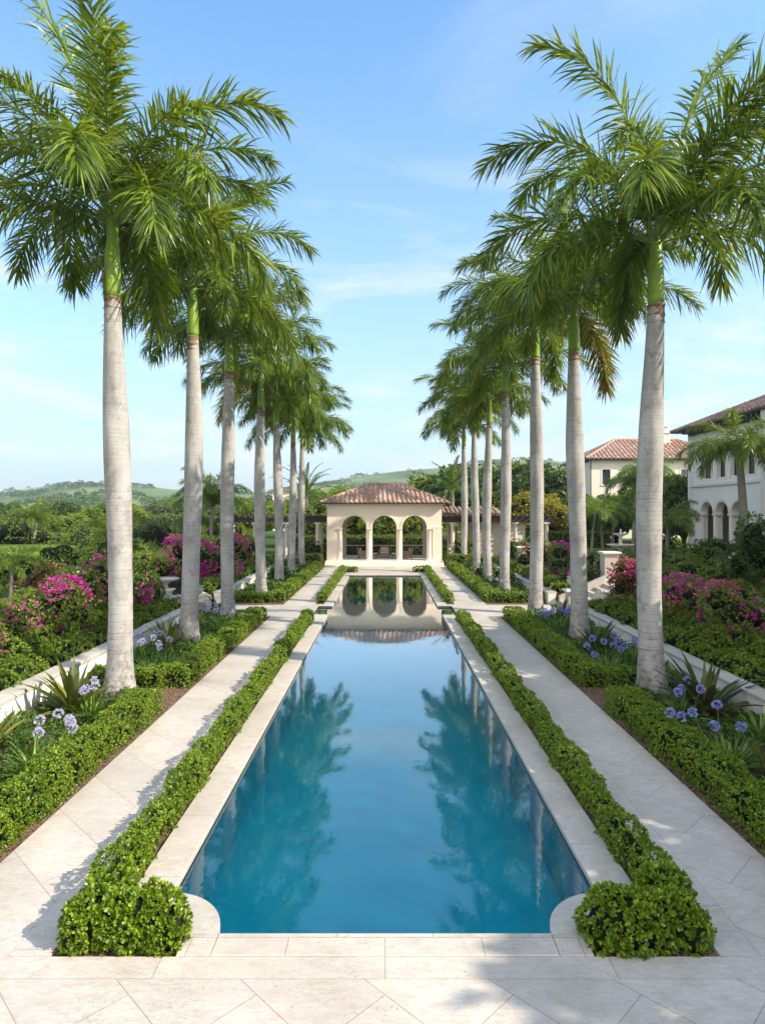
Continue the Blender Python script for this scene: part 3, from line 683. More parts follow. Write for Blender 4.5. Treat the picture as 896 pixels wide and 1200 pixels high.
def hip_roof(parent, cx, cy, hx, hy, z0, zr, mat, sp=.36, along='x', name='roof'):
    """hipped roof of barrel tiles; hx,hy half sizes at the eave"""
    rng = np.random.default_rng(int(abs(cx*7+cy*3))); mb = MB(); rad = sp*.30
    H = zr-z0; rl = abs(hx-hy); short = min(hx, hy)
    for side in range(4):
        if side in (0, 2): half, other = hx, hy; dirn = Vector((1,0,0)); inn = Vector((0,1,0)) if side == 0 else Vector((0,-1,0)); org = Vector((cx, cy-hy if side == 0 else cy+hy, z0))
        else: half, other = hy, hx; dirn = Vector((0,1,0)); inn = Vector((-1,0,0)) if side == 1 else Vector((1,0,0)); org = Vector((cx+hx if side == 1 else cx-hx, cy, z0))
        long_ = (half >= other); r = (half-other) if long_ else 0.0; run = short
        slope = (inn*run + Vector((0,0,H))); Ls = slope.length; sv = slope/Ls; nrm = dirn.cross(sv); 
        if nrm.z < 0: nrm = -nrm
        # base plane
        poly = [org-dirn*half, org+dirn*half, org+dirn*r+slope, org-dirn*r+slope]
        mb.add([tuple(p) for p in poly], [(0,1,2,3)] if r > 1e-3 else [(0,1,2)], 0)
        k = int(2*half/sp)
        for i in range(k):
            u = -half+(i+.5)*2*half/k; t = 1.0 if abs(u) <= r else (half-abs(u))/(half-r)
            Lu = Ls*t
            if Lu < .15: continue
            ns = max(1, int(Lu/.42))
            for j in range(ns):
                a = Lu*j/ns-(.06 if j == 0 else 0); b = Lu*(j+1)/ns+.05; g = 6; v = []
                for (s_, rr) in ((a, rad*1.12), (b, rad*.9)):
                    for m_ in range(g):
                        an = math.pi*m_/(g-1); off = dirn*(u-rr*math.cos(an))+nrm*(rr*math.sin(an)*.95+.01+(.012 if s_ == a else 0)); v.append(tuple(org+off+sv*s_))
                f = [(m_,m_+1,g+m_+1,g+m_) for m_ in range(g-1)]+[tuple(range(g))[::-1]]
                mb.add(v, f, 0, False, np.full(1, rng.random())) if False else None
                rr_ = rng.random()
                mb.v.append(np.array(v)); mb.f.append((np.array(f[:-1])+mb.n, 0, True, np.full(g-1, rr_))); mb.f.append((np.array([f[-1]])+mb.n, 0, False, np.array([rr_*.3]))); mb.n += len(v)
    # hip and ridge caps
    if hx >= hy: ra, rb = Vector((cx-rl,cy,zr)), Vector((cx+rl,cy,zr)); cs = [(ra,(-1,-1)),(ra,(-1,1)),(rb,(1,-1)),(rb,(1,1))]
    else: ra, rb = Vector((cx,cy-rl,zr)), Vector((cx,cy+rl,zr)); cs = [(ra,(-1,-1)),(ra,(1,-1)),(rb,(-1,1)),(rb,(1,1))]
    for rp, (sx, sy) in cs:
        e = Vector((cx+sx*hx, cy+sy*hy, z0)); nn = int((rp-e).length/.4)
        for i in range(nn):
            p0 = e.lerp(rp, i/nn); p1 = e.lerp(rp, (i+1.12)/nn); up = Vector((0,0,.03)); mb.tube([tuple(p0+up), tuple(p1+up)], [sp*.36, sp*.30], 8)
    if rl > .05:
        nn = max(1, int((rb-ra).length/.4))
        for i in range(nn): mb.tube([tuple(ra.lerp(rb, i/nn)+Vector((0,0,.03))), tuple(ra.lerp(rb, (i+1.1)/nn)+Vector((0,0,.03)))], [sp*.36, sp*.3], 8)
    o = mb.build(name, mat, parent); return o

# ---------- pavilion
PC, PYF, PDEP, PHW, PF = -.05, 47.9, 6.0, 4.28, .36
pav = thing('pavilion', 'cream stucco pavilion with three arches and red tiled hip roof', 'pavilion', (0,0,0))
m = MB()
for i, (dy, z) in enumerate(((.9,.12),(.55,.24),(.2,.36))): m.bev(PC-PHW-.12, PC+PHW+.12, PYF-dy, PYF+(PDEP+.3 if i == 2 else -.2+.35*0-(.0 if i==2 else .0)+ (0 if i==2 else .35*(1) ) ), -.05, z, .015)
m.build('steps', M['trim'], pav)
ops = [(-2.26,1.82,PF,2.82,'r'),(0,1.82,PF,2.82,'r'),(2.26,1.82,PF,2.82,'r')]
m = arch_wall(-PHW, PHW, PF, 4.62, .42, ops); m.xf(FR(PC, PYF, 0)); m.build('front_wall', M['stucco'], pav)
opb = [(-2.26,1.9,PF,2.7,'r'),(0,1.9,PF,2.7,'r'),(2.26,1.9,PF,2.7,'r')]
m = arch_wall(-PHW, PHW, PF, 4.62, .42, opb); m.xf(FR(PC, PYF+PDEP-.42, 0)); m.build('rear_wall', M['stucco'], pav)
ops2 = [(1.5,1.8,PF,2.82,'r'),(3.7,1.8,PF,2.82,'r')]
for s in (-1, 1):
    m = arch_wall(.0, PDEP-.85, PF, 4.62, .42, ops2); m.xf(FR(PC+(-PHW+.42 if s < 0 else PHW), PYF+.425, R(90))); m.build('side_wall', M['stucco'], pav)
m = MB(); m.box(PC-PHW+.4, PC+PHW-.4, PYF+.4, PYF+PDEP-.4, 4.5, 4.58); m.build('ceiling', M['dark_wood'], pav)
for c in (-2.26, 0, 2.26):
    m = arch_ring(c, 1.82, 2.82, 'r', .17, -.045, .02); m.xf(FR(PC, PYF, 0)); m.build('archivolt', M['trim'], pav)
# cornice, impost bands, pilasters
m = MB()
m.box(PC-PHW-.08, PC+PHW+.08, PYF-.09, PYF+PDEP+.09, 4.40, 4.50); m.box(PC-PHW-.16, PC+PHW+.16, PYF-.17, PYF+PDEP+.17, 4.502, 4.62); m.build('cornice', M['trim'], pav)
for s in (-1, 1):
    a, b = sorted((PC+s*3.17, PC+s*(PHW+.05))); m = MB(); m.box(a, b, PYF-.06, PYF-.003, 2.78, 2.90); m.build('impost_band', M['trim'], pav)
    a, b = sorted((PC+s*3.62, PC+s*(PHW+.02))); m = MB(); m.box(a, b, PYF-.05, PYF-.003, PF+.003, 2.778); m.build('pilaster', M['stucco'], pav)
def column(parent, x, y, z0, z1, r, mat='trim', name='column'):
    m = MB(); m.bev(x-r*1.45, x+r*1.45, y-r*1.45, y+r*1.45, z0, z0+.1, .01)
    m.lathe([(r*1.35,z0+.1),(r*1.38,z0+.14),(r*1.2,z0+.19),(r*1.05,z0+.22),(r,z0+.3),(r*.97,(z0+z1)/2),(r*.88,z1-.28),(r*1.0,z1-.26),(r*.9,z1-.22),(r*1.0,z1-.17),(r*1.35,z1-.1)], x, y, 24)
    m.bev(x-r*1.4, x+r*1.4, y-r*1.4, y+r*1.4, z1-.1, z1, .008); return m.build(name, M[mat], parent)
for x in (-3.36, -1.13, 1.13, 3.36): column(pav, PC+x, PYF-.03+.1, PF, 2.80, .155)
for x in (-3.4, -1.13, 1.13, 3.4): column(pav, PC+x, PYF+PDEP-.55, PF, 2.70, .15)
hip_roof(pav, PC, PYF+PDEP/2, PHW+.5, PDEP/2+.5, 4.68, 6.2, M['tile'], .35)
m = MB(); e = .5
m.box(PC-PHW-e, PC+PHW+e, PYF-e, PYF+PDEP+e, 4.622, 4.675); m.build('eaves', M['dark_wood'], pav)
for i in range(24):
    pass
# rail at the back of the pavilion
t = thing('balustrade', 'dark metal railing with pale top rail behind the pavilion seats', 'railing', (0,0,0))
m = MB(); m.box(PC-3.8, PC+3.8, PYF+PDEP+.36, PYF+PDEP+.46, 1.12, 1.2); m.build('top_rail', M['trim'], t)
m = MB()
for x in np.arange(-3.75, 3.76, .15): m.box(PC+x-.012, PC+x+.012, PYF+PDEP+.40, PYF+PDEP+.424, 0, 1.119)
m.build('bars', M['metal'], t)
# furniture
def armchair(label, x, y, rz):
    t = thing('armchair', label, 'armchair', (x,y,PF+.001), rz, 'wicker chairs in the pavilion')
    m = MB(); m.bev(-.36,.36,-.34,.34,.2,.34,.03); m.build('seat', M['wicker'], t)
    m = MB(); m.bev(-.36,.36,.26,.36,.34,.92,.04); v = m.v[0]; m.v[0] = v + np.stack([0*v[:,0], (v[:,2]-.34)*.2, 0*v[:,0]], 1); m.build('backrest', M['wicker'], t)
    for s in (-1,1): m = MB(); m.bev(*sorted((s*.36,s*.44)),-.34,.34,.2,.6,.02); m.build('armrest', M['wicker'], t)
    m = MB(); m.bev(-.33,.33,-.32,.25,.342,.46,.03); m.bev(-.31,.31,.14,.25,.465,.82,.04); m.build('cushion', M['cushion'], t)
    for a in (-.38,.38):
        for b in (-.3,.3): m = MB(); m.tube([(a,b,.2),(a,b,0)], [.028,.02], 6); m.build('leg', M['dark_wood'], t)
armchair('wicker armchair in the left arch of the pavilion, turned sideways', -1.75, 50.3, R(-90+180))
armchair('wicker armchair facing outwards in the middle arch of the pavilion', -.05, 51.2, 0)
armchair('wicker armchair in the right arch of the pavilion, turned sideways', 1.75, 50.3, R(-90))
def low_table(label, x, y):
    t = thing('low_table', label, 'table', (x,y,PF+.001), 0, 'low tables in the pavilion')
    m = MB(); m.bev(-.34,.34,-.3,.3,.36,.42,.01); m.build('table_top', M['trim'], t)
    for a in (-.28,.28):
        for b in (-.24,.24): m = MB(); m.box(a-.03,a+.03,b-.03,b+.03,0,.358); m.build('leg', M['dark_wood'], t)
low_table('low dark side table left of the middle pavilion chair', -.95, 50.2)
low_table('low dark side table right of the middle pavilion chair', .85, 50.2)

# ---------- pergolas either side
def pergola(label, s, roofed):
    t = thing('pergola', label, 'pergola', (0,0,0), 0, 'pergola wings beside the pavilion')
    xs = (5.2, 7.6, 10.0, 12.4)
    for x in xs:
        for y in (49.3, 52.3): column(t, s*x, y, -.05, 3.2, .16, 'trim', 'post')
    for y in (49.3, 52.3):
        m = MB(); a, b = sorted((s*4.35, s*13.0)); m.box(a, b, y-.12, y+.12, 3.2, 3.55); m.build('beam', M['dark_wood'], t)
    for i, x in enumerate(np.arange(4.5, 12.9, .5)): m = MB(); m.box(s*x-.05, s*x+.05, 48.7, 52.9, 3.551, 3.72); m.build('rafter', M['dark_wood'], t)
    if roofed:
        m = MB(); rng = np.random.default_rng(8)
        for x in np.arange(4.55, 8.9, .34):
            for j in range(8):
                y0 = 48.5+j*.36; z = 3.76+j*.07; r_ = rng.random(); g = 6; v = []
                for yy, rr, zz_ in ((y0,.15,z+.02),(y0+.4,.125,z+.10)):
                    for k in range(g): an = math.pi*k/(g-1); v.append((s*x-rr*math.cos(an), yy, zz_+rr*math.sin(an)))
                m.add(v, np.array([(k,k+1,g+k+1,g+k) for k in range(g-1)]), 0, True, np.full(g-1, r_))
        a, b = sorted((s*4.36, s*8.95)); m.add([(a,48.5,3.76),(b,48.5,3.76),(b,51.4,4.33),(a,51.4,4.33)], [(0,1,2,3)]); m.build('tile_roof', M['tile'], t)
        m = MB(); m.box(*sorted((s*6.0, s*11.5)), 52.6, 52.8, -.05, 3.15); m.build('back_wall', M['stucco'], t)
pergola('dark timber pergola on pale columns left of the pavilion', -1, False)
pergola('tile-covered pergola wing on pale columns right of the pavilion', 1, True)

# ---------- windows helper (local u,v,z frame; v negative = outside)
def window(parent, F, c, w_, z0, z1, th, kd='s', mull=2, trim=True, mat='frame_b'):
    m = MB(); d = th*.55
    if kd == 's': m.box(c-w_/2, c+w_/2, d, d+.02, z0, z1)
    else:
        n = 13; r = w_/2; sp = z1
        pts = [(c-r*math.cos(t), sp+r*math.sin(t)*(1 if kd == 'r' else 1.6)) for t in np.linspace(0, math.pi, n)]
        m.add([(c-r,d,z0)]+[(x,d,z) for x,z in pts]+[(c+r,d,z0)], [tuple(range(n+2))])
    m.xf(F); g = m.build('window', M['glass'], parent)
    m = MB(); e = .05; zt = z1
    m.box(c-w_/2, c-w_/2+e, d-.05, d-.003, z0, zt); m.box(c+w_/2-e, c+w_/2, d-.05, d-.003, z0, zt); m.box(c-w_/2+e, c+w_/2-e, d-.05, d-.003, z0, z0+e); m.box(c-w_/2+e, c+w_/2-e, d-.05, d-.003, zt-e, zt)
    for i in range(1, mull): x = c-w_/2+w_*i/mull; m.box(x-.02, x+.02, d-.045, d-.004, z0+e, zt-e)
    for i in range(1, 4): z = z0+(zt-z0)*i/4; m.box(c-w_/2+e, c+w_/2-e, d-.04, d-.005, z-.015, z+.015)
    m.xf(F); m.build('window_frame', M[mat], g)
    if trim and kd == 's':
        m = MB(); q = .14
        m.box(c-w_/2-q, c-w_/2, -.04, -.003, z0, z1+q); m.box(c+w_/2, c+w_/2+q, -.04, -.003, z0, z1+q); m.box(c-w_/2, c+w_/2, -.04, -.003, z1, z1+q); m.box(c-w_/2-q-.05, c+w_/2+q+.05, -.09, -.003, z0-.12, z0)
        m.xf(F); m.build('window_surround', M['trim'], g)

# ---------- mansion on the right (facade faces the garden)
XM = 24.0; mz = .92
man = thing('mansion', 'white two-storey mansion with arched loggia and dark tiled eaves', 'house', (0,0,0))
FM = FR(XM, 50.3, R(-90))     # u runs towards the camera (-y), v into the house (+x)
ops = []
lw = []; 
for i in range(3): c = 2.55+i*2.13; ops.append((c,1.78,.75,3.85,'r'))
m = arch_wall(0, 16.5, mz-.3, 6.0, .5, ops); m.xf(FM); m.build('ground_floor_wall', M['white_stucco'], man)
upo = [(2.5,1.25,6.5,8.5,'p'),(4.6,1.1,6.5,8.3,'r'),(6.4,1.1,6.5,8.3,'r'),(8.2,1.1,6.5,8.3,'r'),(12.5,1.4,6.5,8.6,'s')]
m = arch_wall(0, 16.5, 6.0, 10.3, .5, upo); m.xf(FM); m.build('upper_wall', M['white_stucco'], man)
for o_ in upo[:4]:
    window(man, FM, o_[0], o_[1], o_[2], o_[3], .5, 'p' if o_[4] == 'p' else 'r', 2)
    m = arch_ring(o_[0], o_[1], o_[3], o_[4], .13, -.05, .02, 14, 1.9); m.xf(FM); m.build('archivolt', M['trim'], man)
window(man, FM, 12.5, 1.4, 6.5, 8.6, .5, 's')
for o_ in ops: m = arch_ring(o_[0], o_[1], 3.85, 'r', .2, -.05, .02); m.xf(FM); m.build('archivolt', M['trim'], man)
for u in (1.5, 3.615, 5.745, 7.87):
    m = MB(); r = .19; m.bev(u-.3,u+.3,-.06,.54,.75,.9,.01); m.lathe([(.27,.9),(.27,.97),(r,1.06),(r,2.4),(r*.9,3.55),(r*1.15,3.6),(r*1.0,3.64),(.27,3.74)], u, .24, 20); m.bev(u-.29,u+.29,-.06,.54,3.742,3.86,.01)
    m.xf(FM); m.build('column', M['trim'], man)
m = MB(); m.box(-.12,16.5,-.12,-.003,5.92,6.08); m.box(-.08,16.5,-.08,-.004,6.081,6.14); m.xf(FM); m.build('string_course', M['trim'], man)
m = MB(); m.box(-.06,.45,-.06,-.003,mz-.2,5.9); m.box(-.06,.45,-.06,-.003,6.15,9.9); m.xf(FM); m.build('quoins', M['trim'], man)
m = MB(); m.box(-.1,16.5,-.16,-.003,9.95,10.3)
for u in np.arange(.1, 16.4, .55): m.box(u, u+.22, -.75, -.17, 10.06, 10.28)
m.xf(FM); m.build('cornice_brackets', M['frame_b'], man)
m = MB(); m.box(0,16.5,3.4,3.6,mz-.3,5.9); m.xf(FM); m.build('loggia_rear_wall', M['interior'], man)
for c in (2.55, 4.68, 6.81):
    m = MB(); m.box(c-.55,c+.55,3.33,3.397,.76,3.6); m.xf(FM); d_ = m.build('door', M['glass'], man)
    m = MB(); m.box(c-.65,c-.55,3.28,3.395,.76,3.7); m.box(c+.55,c+.65,3.28,3.395,.76,3.7); m.box(c-.03,c+.03,3.28,3.329,.76,3.6); m.box(c-.55,c+.55,3.28,3.395,3.601,3.7); m.xf(FM); m.build('door_frame', M['frame_b'], d_)
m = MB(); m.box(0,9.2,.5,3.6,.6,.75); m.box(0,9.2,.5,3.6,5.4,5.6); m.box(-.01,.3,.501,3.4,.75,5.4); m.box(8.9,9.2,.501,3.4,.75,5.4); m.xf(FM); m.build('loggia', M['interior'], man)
m = MB()
for i, (v_, z_) in enumerate(((1.5,.93+.0),(1.1,1.0),(.7,.75))): pass
m.bev(.9, 8.6, -1.6, -.9, .5, .99-.0, .01) ; m.xf(FM)
m2 = MB(); m2.bev(.6, 9.0, -1.5, -.75, .6, .98, .01); m2.bev(1.0, 8.6, -.75, .0-.004, .6, 1.06, .01); m2.xf(FM); m2.build('entrance_steps', M['stone'], man)
m = MB(); m.box(XM+.001, XM+13, 50.31, 50.8, mz-.3, 10.3); m.box(XM+12.5, XM+13, 33.8, 50.3, mz-.3, 10.3); m.box(XM, XM+13, 33.3, 33.79, mz-.3, 10.3); m.build('far_walls', M['white_stucco'], man)
# projecting bay nearer the camera
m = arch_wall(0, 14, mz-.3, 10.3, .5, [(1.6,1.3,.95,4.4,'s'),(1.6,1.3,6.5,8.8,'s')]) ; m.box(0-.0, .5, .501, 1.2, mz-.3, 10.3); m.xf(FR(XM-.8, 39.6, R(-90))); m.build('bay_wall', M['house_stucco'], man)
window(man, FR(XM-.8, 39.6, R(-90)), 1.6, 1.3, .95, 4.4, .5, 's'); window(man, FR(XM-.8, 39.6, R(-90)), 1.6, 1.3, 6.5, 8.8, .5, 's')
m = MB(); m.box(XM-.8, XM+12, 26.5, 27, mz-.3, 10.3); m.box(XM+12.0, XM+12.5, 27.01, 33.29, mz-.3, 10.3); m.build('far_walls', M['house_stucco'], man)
m = MB(); m.box(XM-.95, XM+13.9, 26.1, 51.7, 10.301, 10.42); m.build('eaves', M['dark_wood'], man)
hip_roof(man, XM+6.5, 39.1, 7.45, 12.7, 10.42, 13.6, M['tile_dark'], .42)
tag(man, man['label'], 'house')
flat('mansion_terrace', [(19.5,22.3,38,49.5)], .955, M['pave_x'], .03)

# ---------- second house further back
HX, HY = 23.9, 75.0
hs = thing('villa', 'cream two-storey villa with red hip roof behind right trunks', 'house', (0,0,0))
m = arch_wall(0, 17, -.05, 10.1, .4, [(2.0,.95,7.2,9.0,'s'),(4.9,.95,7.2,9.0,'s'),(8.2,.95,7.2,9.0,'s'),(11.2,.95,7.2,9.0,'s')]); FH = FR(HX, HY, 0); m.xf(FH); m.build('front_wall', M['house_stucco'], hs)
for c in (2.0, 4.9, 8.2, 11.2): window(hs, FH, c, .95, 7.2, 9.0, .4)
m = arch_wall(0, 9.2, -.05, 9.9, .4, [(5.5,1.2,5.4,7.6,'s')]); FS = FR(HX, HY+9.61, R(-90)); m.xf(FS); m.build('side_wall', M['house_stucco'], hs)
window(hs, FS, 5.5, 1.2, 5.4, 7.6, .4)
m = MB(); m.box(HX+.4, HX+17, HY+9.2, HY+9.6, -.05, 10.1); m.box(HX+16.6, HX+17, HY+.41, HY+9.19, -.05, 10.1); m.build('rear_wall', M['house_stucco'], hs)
m = MB(); m.box(HX-.6, HX+17.6, HY-.6, HY+10.2, 10.101, 10.22); m.build('eaves', M['dark_wood'], hs)
hip_roof(hs, HX+8.5, HY+4.8, 9.1, 5.4, 10.22, 13.0, M['tile'], .5)
m = MB(); m.tube([(HX+.14,HY-.1,10.1),(HX+.14,HY-.1,0)], .07, 8); m.build('drainpipe', M['frame_b'], hs)
m = MB(); m.box(HX+9.6, HX+11.0, HY+3.6, HY+4.8, 10.5, 13.7); m.build('chimney', M['house_stucco'], hs)
m = MB(); m.bev(HX+9.45, HX+11.15, HY+3.45, HY+4.95, 13.701, 13.95, .03); m.box(HX+9.8, HX+10.8, HY+3.8, HY+4.6, 13.951, 14.5); m.bev(HX+9.6, HX+11.0, HY+3.6, HY+4.8, 14.501, 14.65, .03); m.build('chimney_cap', M['house_stucco'], hs)
# balcony on the side wall
m = MB(); m.bev(HX-.9, HX-.004, HY+3.2, HY+5.4, 5.2, 5.35, .01); m.build('balcony', M['trim'], hs)
m = MB()
for y_ in np.arange(3.25, 5.4, .14): m.box(HX-.88, HX-.86, HY+y_, HY+y_+.02, 5.351, 6.3)
m.box(HX-.9, HX-.84, HY+3.2, HY+5.4, 6.301, 6.36); m.build('balcony_railing', M['metal'], hs)
# small far roof left on the hillside
t = thing('hilltop_house', 'tiny flat pale house on the hill above the left palms', 'house', (-21,140,0))
m = MB(); m.box(-3.2,3.2,-2,2,-1,8.6); m.build('wall', M['stucco'], t); m = MB(); m.box(-3.7,3.7,-2.5,2.5,8.601,8.9); m.build('roof', M['tile_dark'], t)

# ================================================================== ROYAL PALMS
FM_ = {'up': [], 'mid': [], 'low': [], 'top': []}
for i in range(3):
    FM_['top'].append(frond_mesh('frond_upright', 5.0, 79-6*i, -15+12*i, 10+i, 134, 1.04, .029, 0.21, (-53,69), side=(.6,-.7,.3)[i], pw=1.8))
    FM_['up'].append(frond_mesh('frond_rising', 4.6, 66-4*i, -38+8*i, 20+i, 134, 1.07, .029, 0.26, (-58,69), side=(-.45,.4,.2)[i], pw=1.5))
    FM_['mid'].append(frond_mesh('frond_arching', 4.3, 42-5*i, -62+6*i, 30+i, 134, 1.07, .029, 0.31, (-63,69), side=(.4,-.3,-.5)[i], pw=1.25))
    FM_['low'].append(frond_mesh('frond_drooping', 3.9, 30-7*i, -78+4*i, 40+i, 134, 1.04, .029, 0.30, (-58,64), side=(-.3,.35,.2)[i], pw=1.15))
PLUME = [frond_mesh('frond_plume', 5.3, 82, 42, 91, 134, 1.0, .030, .20, (-50,60), side=.25, pw=1.6), frond_mesh('frond_plume', 5.2, 78, 5, 92, 134, 1.04, .030, .22, (-50,60), side=-.3, pw=2.0)]
low_dry = frond_mesh('frond_drooping', 3.7, 2, -82, 77, 134, 0.93, .029, 0.30, (-53,59), mats=[M['frond_dry'], M['rachis']], pw=.9)
def m_spear():
    m = MB(); m.tube([(0,0,0),(0,0,1.5),(.02,0,3.0)], [.045,.03,.006], 6); return m.mesh('spear_leaf', M['rachis'])
SPEAR = m_spear()
def royal_palm(label, x, y, zt, sh, seed, side, r0=.30, azs=None, lean=0.0):
    rng = np.random.default_rng(seed); t = thing('royal_palm', label, 'palm tree', (x,y,-.03), 0, 'royal palms lining the pool')
    H = zt+.03; zs = np.concatenate([[0,.06,.18,.4,.8], np.linspace(1.2, H-.5, 26), [H-.35,H-.2,H-.1,H]])
    u = zs/H; bulge = rng.uniform(.45,.62); amp = rng.uniform(.06,.13)
    r = .885*r0*(.93 + amp*np.exp(-((u-bulge)/.20)**2) - .30*np.clip((u-.68)/.32, 0, 1)**1.15) + .13*r0/.3*np.exp(-zs/.40)
    m = MB(); seg = 28; prof = [(a, b) for a, b in zip(r, zs)]; m.lathe(prof, 0, 0, seg, 0, True, True)
    v = m.v[0]; ang = np.arctan2(v[:,1], v[:,0]); rad = np.hypot(v[:,0], v[:,1]); k = 1+.018*np.sin(ang*2+v[:,2]*1.1+seed)+.010*np.sin(ang*5+v[:,2]*3)+.05*np.exp(-v[:,2]/.25)*np.sin(ang*6+seed)
    sway = .06*np.sin(v[:,2]*.45+seed) + lean*(v[:,2]/H)**2
    m.v[0] = np.stack([v[:,0]*k+sway, v[:,1]*k+.03*np.sin(v[:,2]*.6+seed*2), v[:,2]], 1)
    m.build('trunk', M['trunk'], t)
    def ax(z): return .06*math.sin(z*.45+seed)+lean*(z/H)**2, .03*math.sin(z*.6+seed*2)
    ox, oy = ax(H); rt = r[-1]
    m = MB(); m.lathe([(rt*1.02,H-.42),(rt*1.08,H-.40),(rt*1.02,H-.34),(rt*1.06,H-.26),(rt*1.12,H-.24),(rt*1.04,H-.18),(rt*1.05,H-.06),(rt*1.14,H-.02),(rt*1.05,H+.015),(rt*.9,H+.02)], ox, oy, 24); m.build('collar', M['collar'], t)
    m = MB(); a, b = rt*1.02, .095
    m.lathe([(a*.96,H+.004),(a*1.04,H+.12),(a*1.02,H+sh*.35),(a*.90,H+sh*.6),(a*.72,H+sh*.82),(b*1.3,H+sh),(b,H+sh+.25)], ox, oy, 24); m.build('crownshaft', M['shaft'], t)
    zc = H+sh; n = 19; az0 = rng.uniform(0, 6.28)
    for i in range(n):
        az = az0 + i*2.39996 + rng.normal()*.12
        if azs and i in azs: az = R(azs[i])
        cls = 'low' if i < 4 else 'mid' if i < 11 else 'up' if i < 18 else 'top'
        me = FM_[cls][int(rng.integers(3))]
        if cls == 'low' and rng.random() < .07: me = low_dry
        zz = zc - .05 + .016*i; s = rng.uniform(.9, 1.06)*(1 if cls != 'top' else rng.uniform(.88, 1.0))*(1 if azs and 17 in azs else rng.uniform(.86,.95))
        if azs and 17 in azs and i == 18: me, s = PLUME[0], 1.0
        elif azs and i == 19-1-1: me = PLUME[1]
        elif cls == 'top' and rng.random() < .3: me = PLUME[1]
        inst('frond', me, t, (ox+.09*math.cos(az), oy+.09*math.sin(az), zz), (rng.normal()*.10, rng.normal()*.06, az), s)
    for q in range(5 if azs and 17 in azs else 3):
        az = az0 + 1.2 + q*2.39996*1.1; inst('frond', FM_['mid' if q % 2 else 'up'][int(rng.integers(3))], t, (ox+.08*math.cos(az), oy+.08*math.sin(az), zc+.1), (rng.normal()*.1, .15, az), rng.uniform(.72,.84))
    inst('spear_leaf', SPEAR, t, (ox, oy, zc+.1), (rng.normal()*.05, rng.normal()*.05, 0), rng.uniform(.9,1.1))
    return t
PX_ = 5.9
lx = [(313,350,1.65,.305),(227,395,1.5,.30),(183,437,1.35,.29),(146,478,1.35,.285),(125,500,1.3,.28),(109,519,1.3,.27),(97,523,1.3,.27)]
rx_ = [(312,358,1.35,.305),(225,413,1.35,.30),(176,421,1.45,.30),(141,460,1.3,.29),(120,497,1.3,.28),(106,503,1.3,.27),(92,522,1.3,.27)]
LEFTL = ['nearest royal palm left of the pool, with thick bulging grey trunk', 'second royal palm in the left row, behind the nearest one', 'third royal palm in the left row, just before the cross path',
         'fourth royal palm in the left row, first beyond the cross path', 'fifth royal palm in the left row counting from the camera', 'sixth royal palm in the left row, next to last before the pavilion', 'farthest royal palm of the left row, beside the pavilion']
RIGHTL = [s.replace('left', 'right') for s in LEFTL]; RIGHTL[0] = 'nearest royal palm right of the pool, tall pale trunk with split crownshaft'
RIGHTL[0] = 'nearest royal palm right of the pool, pale ringed trunk with stained foot'
for side, rows, labs in ((-1, lx, LEFTL), (1, rx_, RIGHTL)):
    for i, ((dx, yt, sh, r0), lab) in enumerate(zip(rows, labs)):
        y = PX_*750/dx; zt = 4+(600-yt)*y/750
        p = royal_palm(lab, side*PX_, y, zt, sh, 11*i+(3 if side > 0 else 57), side, r0, lean=.05*side*(-1)**i, azs={(-1,0):{18:165,19:15,17:-60},(1,0):{18:12,19:78,17:185},(-1,1):{18:20,19:200},(1,1):{18:170,19:60}}.get((side,i)))
        if side < 0 and i == 0:   # old dry sheath hanging beside the crownshaft
            m = MB(); m.add([(-.26,-.12,zt-.05),(-.20,-.2,zt-.05),(-.23,-.2,zt+.5),(-.31,-.17,zt+.95),(-.30,-.1,zt+.5)], [(0,1,2,3,4)]); m.add([(-.25,-.11,zt-.06),(-.19,-.19,zt-.06),(-.22,-.19,zt+.5),(-.30,-.16,zt+.95),(-.29,-.09,zt+.5)], [(4,3,2,1,0)])
            m.build('dry_sheath', M['collar'], p)

